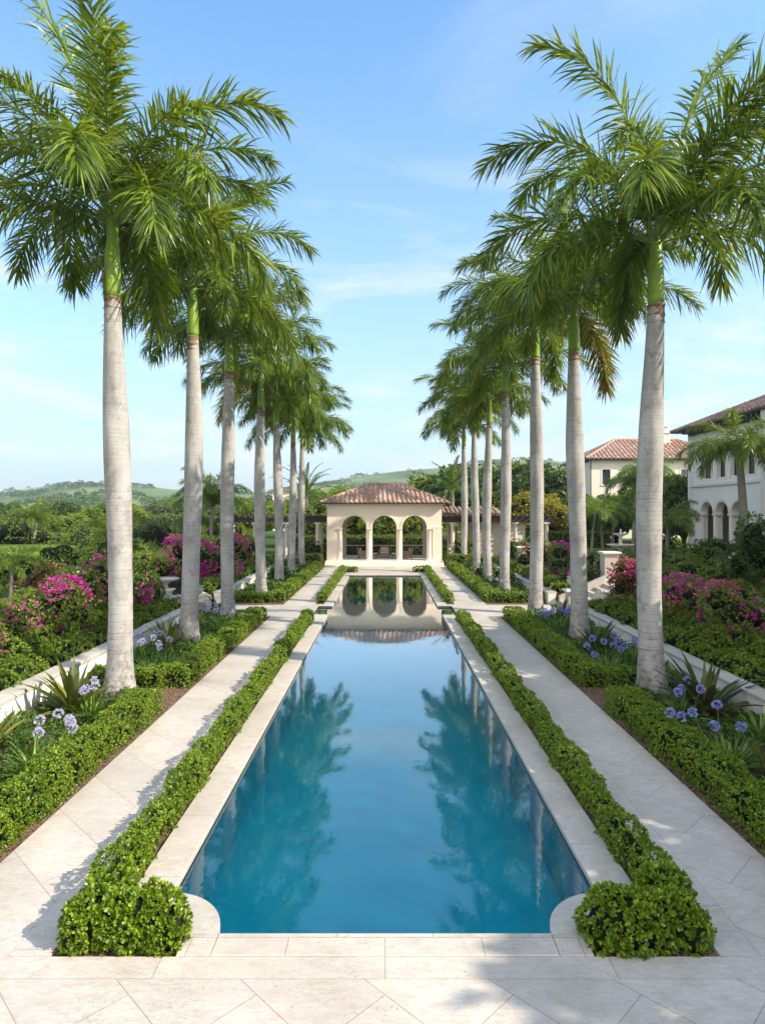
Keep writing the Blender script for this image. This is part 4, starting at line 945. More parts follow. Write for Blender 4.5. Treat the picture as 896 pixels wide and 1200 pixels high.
# ================================================================== HEDGES
HG = 'clipped hedges along the pool paths'
def hg(label, *a, **k):
    o = hedge('hedge', *a, **k); tag(o, label, 'hedge', HG); return o
for s, nm in ((-1, 'left'), (1, 'right')):
    a, b = sorted((s*2.69, s*2.98))
    hg(f'long low clipped hedge between the pool and the {nm} path, before the cross path', a, b+(.04 if s>0 else 0), 6.45, 23.9, -.03, .40 if s<0 else .34, seed=2+s, amp=.055, round_=.11, leaf=.033)
    hg(f'low clipped hedge between the pool and the {nm} path, beyond the cross path', a, b, 28.2, 43.6, -.03, .36, seed=12+s)
    c, d = sorted((s*1.9, s*2.66)); hg(f'short clipped hedge turning in at the far {nm} pool corner', c, d, 42.6, 43.2, -.03, .34, seed=22+s)
    # bushy corner clump at the near end
    mb = MB(); rng = np.random.default_rng(30+s)
    bl = [(s*2.14,5.99,.13,.26,.22,.29),(s*2.45,5.99,.15,.30,.22,.31),(s*2.70,6.02,.15,.26,.24,.31),(s*2.76,6.3,.15,.23,.36,.31),(s*2.3,5.96,.14,.28,.21,.31),(s*1.99,5.95,.12,.14,.17,.25),(s*2.2,6.12,.14,.22,.16,.27),(s*2.82,5.93,.10,.14,.16,.26)]
    P, Nn = sample_blobs(bl, 1500, rng, .16, -.02); P += Nn*(lump(P, 1.6, .05))[:,None]; P[:,1] = np.maximum(P[:,1], 5.74)
    rosettes(mb, P, Nn, .048, rng, 7, 0, True, .66); add_core(mb, bl, .82)
    tag(mb.build('corner_bush', [M['hedge'], M['core']]), f'leafy rounded bush filling the near {nm} corner of the pool bed', 'bush', 'bushes at the near pool corners')
    # outer hedges of the palm borders
    a, b = sorted((s*4.50, s*5.08))
    hg(f'leafy clipped hedge along the {nm} flower border nearest the camera', a, b, 2.0, 13.0, -.03, .46, seed=40+s, amp=.06, leaf=.033)
    hg(f'clipped border hedge on the {nm} between the nearest and second palms', a, b, 14.6, 19.0, -.03, .44, seed=44+s, amp=.05)
    hg(f'clipped border hedge on the {nm} between second palm and cross path', a, b, 19.35, 24.3, -.03, .44, seed=46+s, amp=.045)
    hg(f'long clipped border hedge on the {nm} beyond the cross path', a, b, 28.35, 46.3, -.03, .44, seed=48+s)
    e, f = sorted((s*5.09, s*7.05)); hg(f'clipped hedge crossing the {nm} border just beyond the cross path', e, f, 28.3, 28.85, -.03, .42, seed=50+s)
    e, f = sorted((s*5.09, s*6.7)); hg(f'short clipped hedge crossing the {nm} border behind the nearest palm', e, f, 14.5, 15.1, -.03, .42, seed=52+s)
    # big block hedges flanking the pavilion
    e, f = sorted((s*4.75, s*7.2)); hg(f'tall clipped block hedge at the {nm} foot of the pavilion', e, f, 47.3, 48.5, -.05, .85, mat='ficus', seed=54+s)

# ================================================================== STRAP PLANTS
def add_straps(mb, n, L, wd, rng, e=(25,85), droop=1.0, z=0.0, spread=.08, mi=0, tip=.1, K=6, base=.55):
    az = rng.uniform(0, 6.283, n); e0 = R(1)*rng.uniform(*e, n); ln = L*rng.uniform(.65, 1.1, n); r = rng.random(n)
    s = np.linspace(0, 1, K); V = []
    wp = np.interp(s, [0,.35,.7,1], [base,1,.8,tip])
    th = e0[:,None] - droop*(1.25-.6*np.sin(e0)[:,None])*s[None]**1.3
    dx = np.cos(th); dz = np.sin(th); px = np.concatenate([np.zeros((n,1)), np.cumsum((dx[:,1:]+dx[:,:-1])/2, 1)/(K-1)], 1)*ln[:,None]; pz = np.concatenate([np.zeros((n,1)), np.cumsum((dz[:,1:]+dz[:,:-1])/2, 1)/(K-1)], 1)*ln[:,None]
    ca, sa = np.cos(az)[:,None], np.sin(az)[:,None]; o = rng.uniform(0, spread, n)[:,None]
    cx, cy = ca*(px+o), sa*(px+o); W = (wd/2*wp)[None]*rng.uniform(.8,1.2,n)[:,None]
    tw = rng.normal(size=n)[:,None]*.35
    L_ = np.stack([cx - sa*W, cy + ca*W, pz+z+W*.35+W*tw], -1); Cn = np.stack([cx, cy, pz+z], -1); R_ = np.stack([cx + sa*W, cy - ca*W, pz+z+W*.35-W*tw], -1)
    V = np.stack([L_, Cn, R_], 2).reshape(-1,3); b = np.arange(n)[:,None]*(K*3); F = []
    for k in range(K-1): F += [b+np.array([[k*3,k*3+1,k*3+4,k*3+3]]), b+np.array([[k*3+1,k*3+2,k*3+5,k*3+4]])]
    mb.add(V, np.concatenate(F), mi, True, np.tile(r, 2*(K-1)))
def agapanthus(label, x, y, z, n=60, L=.55, flowers=5, col='blue', seed=1, fh=.75, spots=None):
    rng = np.random.default_rng(seed); t = thing('agapanthus', label, 'flowering plant', (x,y,z), 0, 'agapanthus clumps in the flower borders')
    m = MB(); add_straps(m, n, L, .032, rng, (30,88), 1.25, spread=.14, tip=.15); m.build('leaves', M['strap'], t)
    for i in range(flowers):
        a = rng.uniform(0, 6.28); q = rng.uniform(.05, .34); h = fh*rng.uniform(.85, 1.12); bx, by = q*math.cos(a), q*math.sin(a)
        tx, ty = bx*1.9, by*1.9
        if spots: tx, ty, h = spots[i]; bx, by = tx*.4, ty*.4
        m = MB(); m.tube([(bx*.5,by*.5,0),(bx+.3*(tx-bx),by+.3*(ty-by),h*.5),(tx,ty,h)], [.008,.006,.005], 5); st = m.build('flower_stem', M['strap'], t)
        m = MB(); k = 34; D = unit(rng.normal(size=(k,3))+np.array([[0,0,.25]])); D = unit(D); c = np.array([tx,ty,h]); r = .068
        for q_ in range(6):     # little six-petalled trumpets
            ax = unit(np.cross(D, rng.normal(size=(k,3)))) ; add_kites(m, c+D*r*.75, unit(D+ax*.55), .042, rng, .5)
        m.build('flower_head', M[col], st)
    return t
def cordyline(label, x, y, z, n=34, L=.85, wd=.085, mat='cordy', seed=1, e=(22,86)):
    rng = np.random.default_rng(seed); t = thing('strap_leaf_plant', label, 'plant', (x,y,z), 0, 'broad strap-leaved plants in the borders')
    m = MB(); add_straps(m, n, L, wd, rng, e, .75, spread=.06, tip=.03, K=7, base=.45); m.build('leaves', M[mat], t)
    m = MB(); add_straps(m, 5, L*.6, wd*.9, rng, (20,60), .6, spread=.06, tip=.03, K=7, base=.45); m.build('old_leaves', M['shrub_r'], t); return t
def gp(px, py, z=0): dy = (py-600); Y = 750*(4-z)/dy; return (px-451)*Y/750, Y
for args in (
    ('broad-leaved strap plant with golden tips beside the nearest left palm', 86, 838, 55, 1.22, .11, 'cordy', 5),
    ('spiky strap-leaved plant at the foot of the second left palm', 196, 762, 43, 1.04, .09, 'cordy', 6),
    ('small spiky strap-leaved plant before the third left palm', 258, 722, 36, 0.98, .085, 'cordy_d', 7),
    ('large dark strap-leaved plant right of the nearest right palm', 826, 838, 57, 1.34, .12, 'cordy_d', 8),
    ('dark spiky strap plant at the foot of the second right palm', 700, 768, 43, 1.16, .09, 'cordy_d', 9),
    ('small dark spiky plant by the third right palm', 658, 727, 36, 1.04, .085, 'cordy_d', 10),
    ('yellowish strap-leaved plant cropped by the right picture edge', 905, 925, 36, 0.98, .07, 'cordy', 14),
    ('dark strap-leaved plant cropped by the left picture edge', -12, 880, 36, 0.98, .07, 'cordy', 15)):
    x, y = gp(args[1], args[2]); cordyline(args[0], x, y, -.02, args[3], args[4], args[5], args[6], args[7])
AG = [('strappy agapanthus clump near the left picture edge, pale lilac heads', 40, 915, 70, .62, 6, 'lilac', 21, [(-.25,.62,.72),(-.02,.75,.78),(.18,.7,.7),(.32,.45,.75),(.28,.6,.6),(-.15,.4,.6)]),
      ('agapanthus clump with pale heads between nearest and second left palms', 176, 792, 70, .6, 6, 'lilac', 22, [(-.3,.3,.8),(-.1,.5,.85),(.1,.3,.75),(.3,.5,.8),(-.45,.5,.7),(.2,.1,.7)]),
      ('agapanthus clump with whitish heads before the third left palm', 262, 736, 60, .6, 4, 'lilac', 23, None),
      ('agapanthus clump with vivid blue heads in the near right border', 850, 905, 80, .65, 6, 'blue', 24, [(-.55,.7,.72),(-.40,.6,.68),(-.15,.75,.7),(.05,.45,.58),(.3,.85,.8),(.40,.3,.62)]),
      ('agapanthus clump with pale blue heads between nearest and second right palms', 716, 793, 80, .6, 8, 'blue', 25, [(-.5,.3,.7),(-.3,.5,.85),(-.05,.4,.8),(.15,.3,.72),(.3,.2,.65),(.45,.35,.7),(-.4,.05,.55),(.35,.55,.8)]),
      ('agapanthus clump with blue heads beside the second right palm', 655, 742, 70, .6, 7, 'blue', 26, None),
      ('pale agapanthus clump at the foot of the fourth right palm', 575+10, 697, 40, .55, 4, 'lilac', 27, None)]
for lab, px_, py_, n_, L_, fl, col, sd2, sp in AG:
    x, y = gp(px_, py_); agapanthus(lab, x, y, -.02, n_, L_, fl, col, sd2, .75, sp)
x, y = gp(20, 985); agapanthus('flowerless strappy clump at the lower left corner behind the hedge', x-.3, y+.6, -.02, 60, .5, 0, 'blue', 28)
x, y = gp(885, 975); agapanthus('flowerless strappy clump at the right edge behind the hedge', x+.5, y+.4, -.02, 60, .5, 0, 'blue', 29)

for s, nm in ((-1,'left'),(1,'right')):
    for i, (xx, yy) in enumerate(((5.6,8.3),(6.5,9.4),(5.5,10.0),(6.6,11.3),(5.6,12.2),(6.6,13.4),(5.5,16.0),(6.6,17.1),(5.5,18.3),(6.7,20.2),(5.5,21.2),(6.6,22.4),(5.5,23.4))):
        fl = 4 if i % 3 == 1 else 0
        lab = f'{ORD[i//3]} scattered blue-flowered clump from the camera in the {nm} flower border' if fl else f'{ORD[i-(i+1)//3]} flowerless strappy clump from the camera in the {nm} flower border'
        agapanthus(lab, s*xx, yy, -.02, 60, .58, fl, 'lilac' if s < 0 else 'blue', 300+i+s*20, .72)
# leafy ground cover of the borders
def carpet(name, rects, h, mat, dens, leaf, seed, k=5):
    rng = np.random.default_rng(seed); mb = MB()
    for (x0,x1,y0,y1,z0) in rects:
        ys = np.arange(y0, y1, 2.0)
        for a in ys:
            b = min(a+2, y1); s = min(max(math.hypot((a+b)/2, (x0+x1)/2)/9.5, 1), 5)**.9; n = int((x1-x0)*(b-a)*dens/s**2)+1
            P = np.stack([rng.uniform(x0,x1,n), rng.uniform(a,b,n), np.zeros(n)], 1)
            P[:,2] = z0+h*(.45+.55*rng.random(n))+lump(P*1.3, 1, h*.9); P[:,2] = np.maximum(P[:,2], z0+.01)
            rosettes(mb, P, np.repeat([[0,0,1.]], n, 0), leaf*s*rng.uniform(.7,1.3,n), rng, k, 0, False, .5)
    return kind(mb.build(name, M[mat]), 'stuff')
for s in (-1, 1):
    a, b = sorted((s*5.12, s*7.05))
    carpet('ground_cover', [(a,b,6,13.9,-.03),(a,b,15.1,24.4,-.03),(a,b,28.9,46.3,-.03)], .12, 'gcover', 200, .065, 60+s)
    zt = .42 if s > 0 else .38; nm = 'right' if s > 0 else 'left'; q = 'above' if s > 0 else 'behind'
    a, b = sorted((s*7.54, s*8.5)); c, d = sorted((s*8.3, s*9.2)); mt = 'ficus'
    tag(hedge('hedge', a, b, 5, 24.2, zt-.02, .34, mat=mt, leaf=.045, dens=240, seed=64+s, amp=.10, round_=.2), f'low leafy hedge directly {q} the {nm} garden wall', 'hedge', 'leafy hedges along the garden walls')
    tag(hedge('hedge', c, d, 5, 24.1, zt-.02, .62, mat=mt, leaf=.05, dens=200, seed=66+s, amp=.16, round_=.25), f'second higher row of hedge {q} the low hedge on the {nm} terrace', 'hedge', 'leafy hedges along the garden walls')
    tag(hedge('hedge', a, b, 28.2, 45.8, zt-.02, .42, mat=mt, leaf=.045, dens=240, seed=68+s, amp=.10, round_=.2), f'leafy hedge along the far {nm} garden wall, beyond the stairs', 'hedge', 'leafy hedges along the garden walls')

# ================================================================== SHRUBS
def shrub(name, label, cat, x, y, z, rx, ry, rz, mat, seed, leaf=.1, n=1600, flower=None, nf=500, group=None, fl_size=.09, stem=True, k=3):
    rng = np.random.default_rng(seed); t = thing(name, label, cat, (x,y,z), 0, group)
    bl = puffs(9, rx, ry, rz*.75, rz*.55, rng, .42); P, Nn = sample_blobs(bl, n, rng, .25, .02); P += Nn*lump(P, 1.2, .12)[:,None]
    m = MB(); rosettes(m, P, Nn, leaf*rng.uniform(.7,1.2,len(P)), rng, k, 0, False, .6); add_core(m, bl, .6); m.build('foliage', [M[mat], M['core']], t)
    if stem:
        m = MB()
        for i in range(4): a = i*1.6; m.tube([(0,0,-.05),(.25*rx*math.cos(a),.25*ry*math.sin(a),rz*.5),(.5*rx*math.cos(a),.5*ry*math.sin(a),rz*.9)], [.035,.025,.01], 5)
        m.build('stem', M['bark'], t)
    if flower:
        m = MB()
        for q, (fm, cl, num) in enumerate(flower):
            P, Nn = sample_blobs(bl, num*6, rng, .02, .1); key = np.sin(P[:,0]*3.3+seed)+(-Nn[:,1])*.9+np.sign(-x)*Nn[:,0]*.5+np.sin(P[:,1]*2.9+q*2)+np.sin(P[:,2]*4.1+seed*2)
            o = np.argsort(-key-rng.normal(size=len(P))*.75)[:num]; P, Nn = P[o]+Nn[o]*.07, Nn[o]
            m = MB(); rosettes(m, P, Nn, fl_size*rng.uniform(.7,1.2,len(P)), rng, 4, 0, False, .8); kind(m.build('flowers', M[fm], t), 'stuff')
    return t
BG = 'bougainvillea and mixed shrubs on the garden terraces'
SH = [ # label, x, y, z, rx, ry, rz, mat, leaf, n, flowers
 ('magenta bougainvillea bush at the left picture edge', -9.9, 15.6, .4, 1.3, 1.3, 1.5, 'shrub_y', .065, 4160, [('magenta',0,240)]),
 ('bougainvillea with bright magenta cluster left of the nearest left trunk', -9.3, 17.6, .4, 1.1, 1.2, 1.35, 'shrub_y', .065, 3840, [('magenta',0,300)]),
 ('green bush with reddish tips on the left terrace, mid bed', -9.7, 19.6, .4, 1.2, 1.2, 1.7, 'shrub_y', .09, 2200, [('pinkish',0,140)]),
 ('purple bougainvillea hugging the left side of the nearest left trunk', -9.5, 21.9, .4, 1.1, 1.1, 2.0, 'shrub', .09, 2000, [('magenta',0,260),('pinkish',0,80)]),
 ('leafy green shrub seen between nearest and second left trunks', -9.0, 23.4, .4, .95, .9, 1.5, 'ficus', .10, 1800, None),
 ('low reddish-green shrub behind the bowl pedestal at left', -10.8, 28.6, .4, 1.2, 1.1, 1.7, 'shrub_y', .10, 1500, [('pinkish',0,60)]),
 ('vivid magenta bougainvillea mound between second and third left trunks', -9.3, 31.6, .4, 1.9, 1.6, 2.0, 'shrub_y', .10, 1500, [('magenta',0,1100)]),
 ('rosy bougainvillea between third and fourth left trunks', -9.2, 37.0, .4, 1.6, 1.6, 2.1, 'shrub_y', .11, 1400, [('magenta',0,420),('pinkish',0,200)]),
 ('green shrub with a few pink flowers by the fifth left palm', -9.4, 41.5, .4, 1.5, 1.5, 1.9, 'shrub_y', .11, 1300, [('pinkish',0,120)]),
 ('dark leafy shrub with pinkish tips at left of the pavilion', -5.9, 49.2+.2, 0, 1.0, .9, 2.1, 'shrub_y', .12, 1300, [('pinkish',0,70)]),
 ('pink and magenta bougainvillea in the lower right terrace bed', 9.4, 17.2, .4, 1.3, 1.5, 1.5, 'shrub_y', .065, 4160, [('magenta',0,130),('pinkish',0,130)]),
 ('bougainvillea with pink sprays right of the nearest right trunk', 9.6, 19.4, .4, 1.3, 1.3, 1.45, 'shrub_y', .065, 3840, [('magenta',0,150),('pinkish',0,120)]),
 ('dense green shrub behind the nearest right trunk', 9.5, 22.0, .4, 1.1, 1.1, 1.5, 'shrub_y', .09, 2200, [('pinkish',0,30)]),
 ('pinkish bougainvillea beside the tall pier at right', 10.3, 26.9+2.2, .4, .9, .9, 1.5, 'shrub', .09, 1800, [('pinkish',0,260),('magenta',0,100)]),
 ('bronze and pink bougainvillea left of the nearest right trunk', 9.2, 23.3, .4, 1.0, .8, 1.75, 'shrub_r', .085, 2000, [('pinkish',0,240),('magenta',0,130)]),
 ('shrub cropped by the right picture edge, pink flowered', 10.6, 15.6, .4, 1.2, 1.3, 1.6, 'shrub', .085, 2200, [('pinkish',0,160)]),
 ('magenta shrub behind the flower urn right of the pool', 9.4, 32.2, .4, 1.3, 1.4, 1.75, 'shrub', .10, 1500, [('magenta',0,300)]),
 ('orange-tipped green shrub between third and fourth right trunks', 9.2, 37.0, .4, 1.5, 1.6, 1.8, 'shrub_y', .11, 1400, [('pinkish',0,120)]),
 ('green shrub beside the fifth right palm', 9.3, 42.3, .4, 1.5, 1.6, 1.7, 'shrub', .11, 1300, None),
 ('rounded leafy shrub at right of the pavilion', 6.0, 49.4, 0, 1.1, .9, 2.0, 'shrub_y', .12, 1300, None),
 ('large dark rounded bush at the right edge before the mansion', 13.6, 23.0, .9, 1.15, 1.2, 2.6, 'tree_a', .11, 3000, None),
 ('low spreading green shrub on the upper terrace behind nearest right trunk', 12.9+.9, 28.6, .9, 1.4, 1.2, 1.0, 'ficus', .10, 1500, None),
 ('yellow-green shrub along the upper terrace edge', 13.9, 25.8, .9, 1.0, 1.2, .85, 'shrub_y', .09, 1500, None),
 ('clipped dark mound beside the mansion steps', 21.2, 41.2, .9, 1.3, 1.6, 1.2, 'tree_a', .14, 1200, None),
 ('dark mound shrub at the foot of the mansion corner', 20.6, 48.3, .9, 1.5, 1.4, 1.3, 'tree_a', .14, 1200, None),
 ('silvery shrub with a few pink flowers right of the nearest right trunk', 15.2, 34.6, .9, 1.2, 1.0, 1.0, 'tree_c', .12, 1200, [('pinkish',0,50)]),
 ('leafy green shrub in front of the low garden palms', 16.9, 35.2, .9, 1.3, 1.0, 1.1, 'ficus', .12, 1200, None),
 ('dark green shrub right of the tall stair pier', 12.0-.3, 31.5, .42, 1.1, 1.1, 1.5, 'tree_a', .11, 1400, None),
 ('dark shrub behind the sloping stair wall at right', 9.0, 29.4, .42, .7, .8, 1.2, 'tree_a', .11, 1200, None),
]
for i, (lab, x, y, z, rx, ry, rz, mat, lf, n_, fl) in enumerate(SH):
    shrub('shrub' if not fl or fl[0][0] != 'magenta' else 'bougainvillea', lab, 'shrub', x, y, z, rx, ry, rz, mat, 100+i, lf, n_, fl, group=BG)
rgm = np.random.default_rng(123)
MID = [(-17,30,1.6,1.9,'shrub_y','yellow-green'),(-15.5,35.5,1.5,2.2,'tree_b','fresh green'),(-19.5,38,2.0,1.9,'ficus','bright leafy'),(-16.0,45,2.0,3.0,'tree_c','olive'),(-18.5,50,2.4,3.2,'tree_l','lime green'),(-13.5,56,2.2,3.4,'tree_b','fresh green'),(-23,53,2.3,2.4,'shrub_y','yellowish'),(-28,60,2.6,2.8,'tree_b','rounded green'),(-35,61,2.8,3.2,'tree_l','lime'),(-41,62,2.6,3.0,'tree_c','olive grey'),(-22,62,2.6,3.2,'tree_a','dark green'),(-14.8,28.2,1.2,1.4,'shrub_r','bronze'),(-25.5,43,1.6,1.2,'shrub_y','low yellow')]
for i_, (x, y, r_, h_, mt, nm_) in enumerate(sorted(MID, key=lambda q: q[0]/q[1])):
    shrub('shrub', f'{nm_} bush, {ORD[i_]} from the left between the left terrace and the tree belt', 'shrub', x, y, -.05, r_, r_, h_, mt, 400+i_, .15, 1100, None, group='bushes in the left middle distance')
# white-flowering small shrubs low in the far borders
for i, (x, y, lab) in enumerate(((-6.0, 36, 'small bush with pale sprigs between fourth and fifth left palms'), (6.3, 34, 'small bush with pale flowers between fourth and fifth right palms'), (6.2, 38.8, 'small pale-flowered bush between fifth and sixth right palms'), (-6.2, 42.2, 'small leafy bush between sixth and last left palms'), (6.3, 44.5, 'small leafy bush between sixth and last right palms'))):
    shrub('small_bush', lab, 'bush', x, y, -.03, .7, .8, .95, 'shrub', 140+i, .11, 700, [('lilac',0,40)], group='small bushes among the far palms', fl_size=.06)
# hedges in the garden beyond
hg2 = lambda lab, *a, **k: tag(hedge('hedge', *a, **k), lab, 'hedge', 'garden hedges beyond the terraces')
hg2('long dense hedge bordering the far left terrace', -13.4, -12.5, 6, 24, .3, .75, mat='ficus', seed=70, amp=.12)
hg2('long tall hedge closing the terrace left of the fourth palm', -13.2, -12.0, 28.5, 46, .3, 1.2, mat='ficus', seed=71, amp=.12)
hg2('low spreading hedge on the upper right terrace edge', 12.75, 13.5, 8, 24.0, .9, .45, mat='ficus', seed=72, amp=.12)
hg2('clipped hedge before the trees at right, behind the far palms', 9.2, 19.5, 55, 56.4, -.05, 2.3, mat='ficus', seed=73, amp=.08)
hg2('clipped hedge along the mansion lawn', 15.5, 21.5, 33.6, 34.2, .9, .45, mat='ficus', seed=74, amp=.08)
hg2('leafy hedge standing close behind the pavilion', -8.5, 8.5, 56.2, 57.4, -.05, 1.9, mat='shrub_y', seed=75, amp=.12)
m = MB(); m.box(14.2, 21, 31.2, 31.5, .9, 1.06); tag(m.build('lawn_kerb', M['stone']), 'long pale stone edging across the mansion lawn', 'kerb')
# lawn terraces on the left
def lawn_bank(name, cx, cy, rx, ry, h, a0, a1):
    mb = MB(); t = np.linspace(R(a0), R(a1), 40); n = len(t); V = []
    for rr, z in ((1.0, 0), (.95, h*.55), (.90, h), (.0, h+.05)): V += [(cx+rx*rr*math.cos(q), cy+ry*rr*math.sin(q), z-.05) for q in t]
    i = np.arange(3)[:,None]; j = np.arange(n-1)[None]
    mb.add(V, np.stack([i*n+j, i*n+j+1, (i+1)*n+j+1, (i+1)*n+j], -1).reshape(-1,4), 0, True); return kind(mb.build(name, M['lawn']), 'structure')
lawn_bank('lawn_terrace', -24, 40, 10.5, 7, .9, -180, 180); lawn_bank('lawn_terrace', -30, 55, 15, 7, 1.0, -180, 180)
def curved_hedge(label, cx, cy, rx, ry, a0, a1, z0, h, wd, seed):
    rng = np.random.default_rng(seed); mb = MB(); L = R(abs(a1-a0))*(rx+ry)/2; n = int(L*(wd+2*h)*28)
    t = R(1)*rng.uniform(a0, a1, n); q = rng.random(n)*(wd+2*h); P = np.zeros((n,3)); Nn = np.zeros((n,3)); off = np.where(q < h, -wd/2, np.where(q < 2*h, wd/2, q-2*h-wd/2)); zz = np.where(q < h, q, np.where(q < 2*h, q-h, h))
    c, s_ = np.cos(t), np.sin(t); P[:,0] = cx+(rx+off)*c; P[:,1] = cy+(ry+off)*s_; P[:,2] = z0+zz; side = np.where(q < h, -1, np.where(q < 2*h, 1, 0)); Nn[:,0] = c*side; Nn[:,1] = s_*side; Nn[:,2] = (side == 0)
    P += Nn*lump(P, .7, .12)[:,None]; rosettes(mb, P, Nn, .20, rng, 4, 0, False, .6)
    for tt in np.linspace(a0, a1, 24)[:-1]:
        t2 = R(tt+(a1-a0)/23); t1 = R(tt); v = []
        for q_ in (t1, t2):
            for o in (-wd*.35, wd*.35):
                for z in (z0, z0+h*.85): v.append((cx+(rx+o)*math.cos(q_), cy+(ry+o)*math.sin(q_), z))
        mb.add(v, [(0,1,5,4),(2,6,7,3),(1,3,7,5)], 1)
    tag(mb.build('hedge', [M['ficus'], M['core']]), label, 'hedge', 'garden hedges beyond the terraces')
curved_hedge('long curved clipped hedge round the far left lawn', -30, 57, 15, 6, 20, 175, -.05, 1.7, 1.4, 80)
curved_hedge('lower curved hedge between the two left lawns', -26, 44, 11, 6, 15, 120, -.05, 1.1, 1.2, 81)
hg2('bushy hedge under the left tree belt', -30, -14, 66, 68, -.05, 2.2, mat='shrub_y', seed=76, amp=.3)
hg2('bushy hedge left of the pergola', -14, -9.5, 47.5, 49, -.05, 2.0, mat='ficus', seed=77, amp=.2)

# ================================================================== SMALL PALMS
DF = [frond_mesh('date_frond', 3.6, 75-22*i, 20-32*i, 220+i, 60, .40, .028, .08, (10,40), mats=[M['frond_b'], M['rachis']], rr=.02, pw=1.4) for i in range(4)]
GP = 'small garden palms around the estate'
def garden_palm(label, x, y, z, h, scale, seed, n=13, tr=.11, kind_='g', lean=0, group=GP, yellow=.0, name='garden_palm'):
    rng = np.random.default_rng(seed); t = thing(name, label, 'palm tree', (x,y,z), 0, group)
    zs = np.linspace(-.1, h, 12); m = MB(); m.tube([(lean*(max(q,0)/h)**1.6, 0, q) for q in zs], [tr*(1.35-.5*q/11) for q in range(12)], 12); m.build('trunk', M['bark_pale'], t)
    az = rng.uniform(0,6.28); src = [FM_['up'][seed%3],FM_['mid'][seed%3],FM_['mid'][(seed+1)%3],FM_['low'][seed%3]] if kind_ == 'g' else [FM_['top'][0],FM_['up'][0],FM_['up'][1],FM_['mid'][0]] if kind_ == 'c' else DF; fs = .52 if kind_ in 'gc' else 1
    for i in range(n):
        az += 2.4; me = src[min(3, int((1-i/n)*4))]
        if yellow and rng.random() < yellow: me = low_dry
        inst('frond', me, t, (lean, 0, h), (rng.normal()*.12, rng.normal()*.1, az), fs*scale*rng.uniform(.85,1.1))
garden_palm('tall garden palm with curved trunk before the mansion arches', 16.9, 30, .9, 6.0, 1.3, 1, 19, .17, 'g', -.35)
garden_palm('low bushy palm with yellowing lower leaves left of the mansion', 16.7, 38, .9, 2.7, 1.0, 2, 16, .10, 'g', .1, yellow=.2)
garden_palm('slender green palm left of the nearest right trunk', 13.2, 41, .9, 2.9, 1.0, 3, 14, .08, 'g', .2)
garden_palm('leafy arching palm behind the tall stair pier', 14.6, 43, .9, 3.1, 1.05, 4, 14, .08, 'g', -.2)
garden_palm('bushy palm just left of the nearest right trunk', 15.6, 44, .9, 2.9, 1.0, 5, 14, .08, 'g', .1)
garden_palm('taller feathery palm below the villa window', 19.0, 49, .9, 5.2, 1.25, 6, 16, .12, 'g', .2)
garden_palm('bright yellow-green palm between villa and mansion', 23.0, 56, .9, 6.4, 1.15, 7, 15, .12, 'g', -.2)
garden_palm('spiky date palm rising behind the right end of the pavilion roof', 6.6, 63, 0, 6.0, 1.1, 8, 30, .22, 'd', 0, name='date_palm')
garden_palm('spiky date palm behind the left end of the pavilion roof', -7.6, 62, 0, 5.4, 1.1, 9, 30, .22, 'd', 0, name='date_palm')
garden_palm('coconut palm standing between second and third left trunks', -13.6, 50, 0, 4.4, 1.55, 10, 20, .14, 'c', .15, name='coconut_palm')
garden_palm('young slender palm behind the left bougainvillea', -11.7, 20, .35, 1.95, .50, 11, 9, .05, 'g', .05)
garden_palm('banana-like broad palm clump between nearest and second left trunks', -14.6, 40, 0, 1.0, 1.2, 12, 12, .12, 'g', 0)
garden_palm('short bushy palm rising from the left shrubs before the tree belt', -19.5, 46, 0, 2.0, 1.25, 31, 16, .14, 'c', .1)
garden_palm('leaning bushy palm among shrubs left of the coconut palm', -16.0, 53, 0, 3.2, 1.2, 32, 16, .14, 'g', .4)
garden_palm('feathery palm at far left beneath the tree belt', -34, 62, 0, 3.0, 1.2, 13, 16, .14, 'c', .2)

# ================================================================== TREES
def tree_mesh(seed, mat, R0=3.0, H=3.0, n=5200, leaf=.34, trunk_h=2.5):
    rng = np.random.default_rng(seed); bl = []
    for i in range(22):
        d = unit(rng.normal(size=3)); d[2] = abs(d[2])*1.1-.35; q = .5+.42*rng.random(); s = rng.uniform(.26,.44)
        bl.append((d[0]*R0*q, d[1]*R0*q, trunk_h+H*.5+d[2]*H*q, R0*s, R0*s, H*s*.85))
    P, Nn = sample_blobs(bl, n, rng, .35, trunk_h*.35); P += rng.normal(size=P.shape)*.10
    m = MB(); up = Nn+np.array([[0,0,.25]]); rosettes(m, P, up, leaf*rng.uniform(.6,1.25,len(P)), rng, 3, 0, False, .62); add_core(m, bl, .62)
    crown = m.mesh('crown', [M[mat], M['core']])
    m = MB(); m.tube([(0,0,-.3),(.05,0,trunk_h*.5),(0,.05,trunk_h+H*.3)], [.26,.18,.12], 9)
    for i in range(5):
        a = i*1.257; m.tube([(0,0,trunk_h*.6+i*.12),(.3*R0*math.cos(a),.3*R0*math.sin(a),trunk_h+H*.35),(.6*R0*math.cos(a),.6*R0*math.sin(a),trunk_h+H*.65)], [.10,.07,.03], 6)
    return crown, m.mesh('trunk', M['bark'])
TM = {'a': [tree_mesh(1,'tree_a'), tree_mesh(2,'tree_a',3.2,3.6)], 'b': [tree_mesh(3,'tree_b'), tree_mesh(4,'tree_b',3.0,3.8)], 'c': [tree_mesh(5,'tree_c',3.2,3.0), tree_mesh(6,'tree_c',2.8,3.4)], 'y': [tree_mesh(7,'tree_y',2.4,3.2,3600)], 'l': [tree_mesh(8,'tree_l',3.0,3.2,5200,.26), tree_mesh(9,'tree_l',2.8,3.4,5200,.26)]}
KN = {'a': 'deep green', 'b': 'fresh green', 'c': 'olive green', 'y': 'golden'}
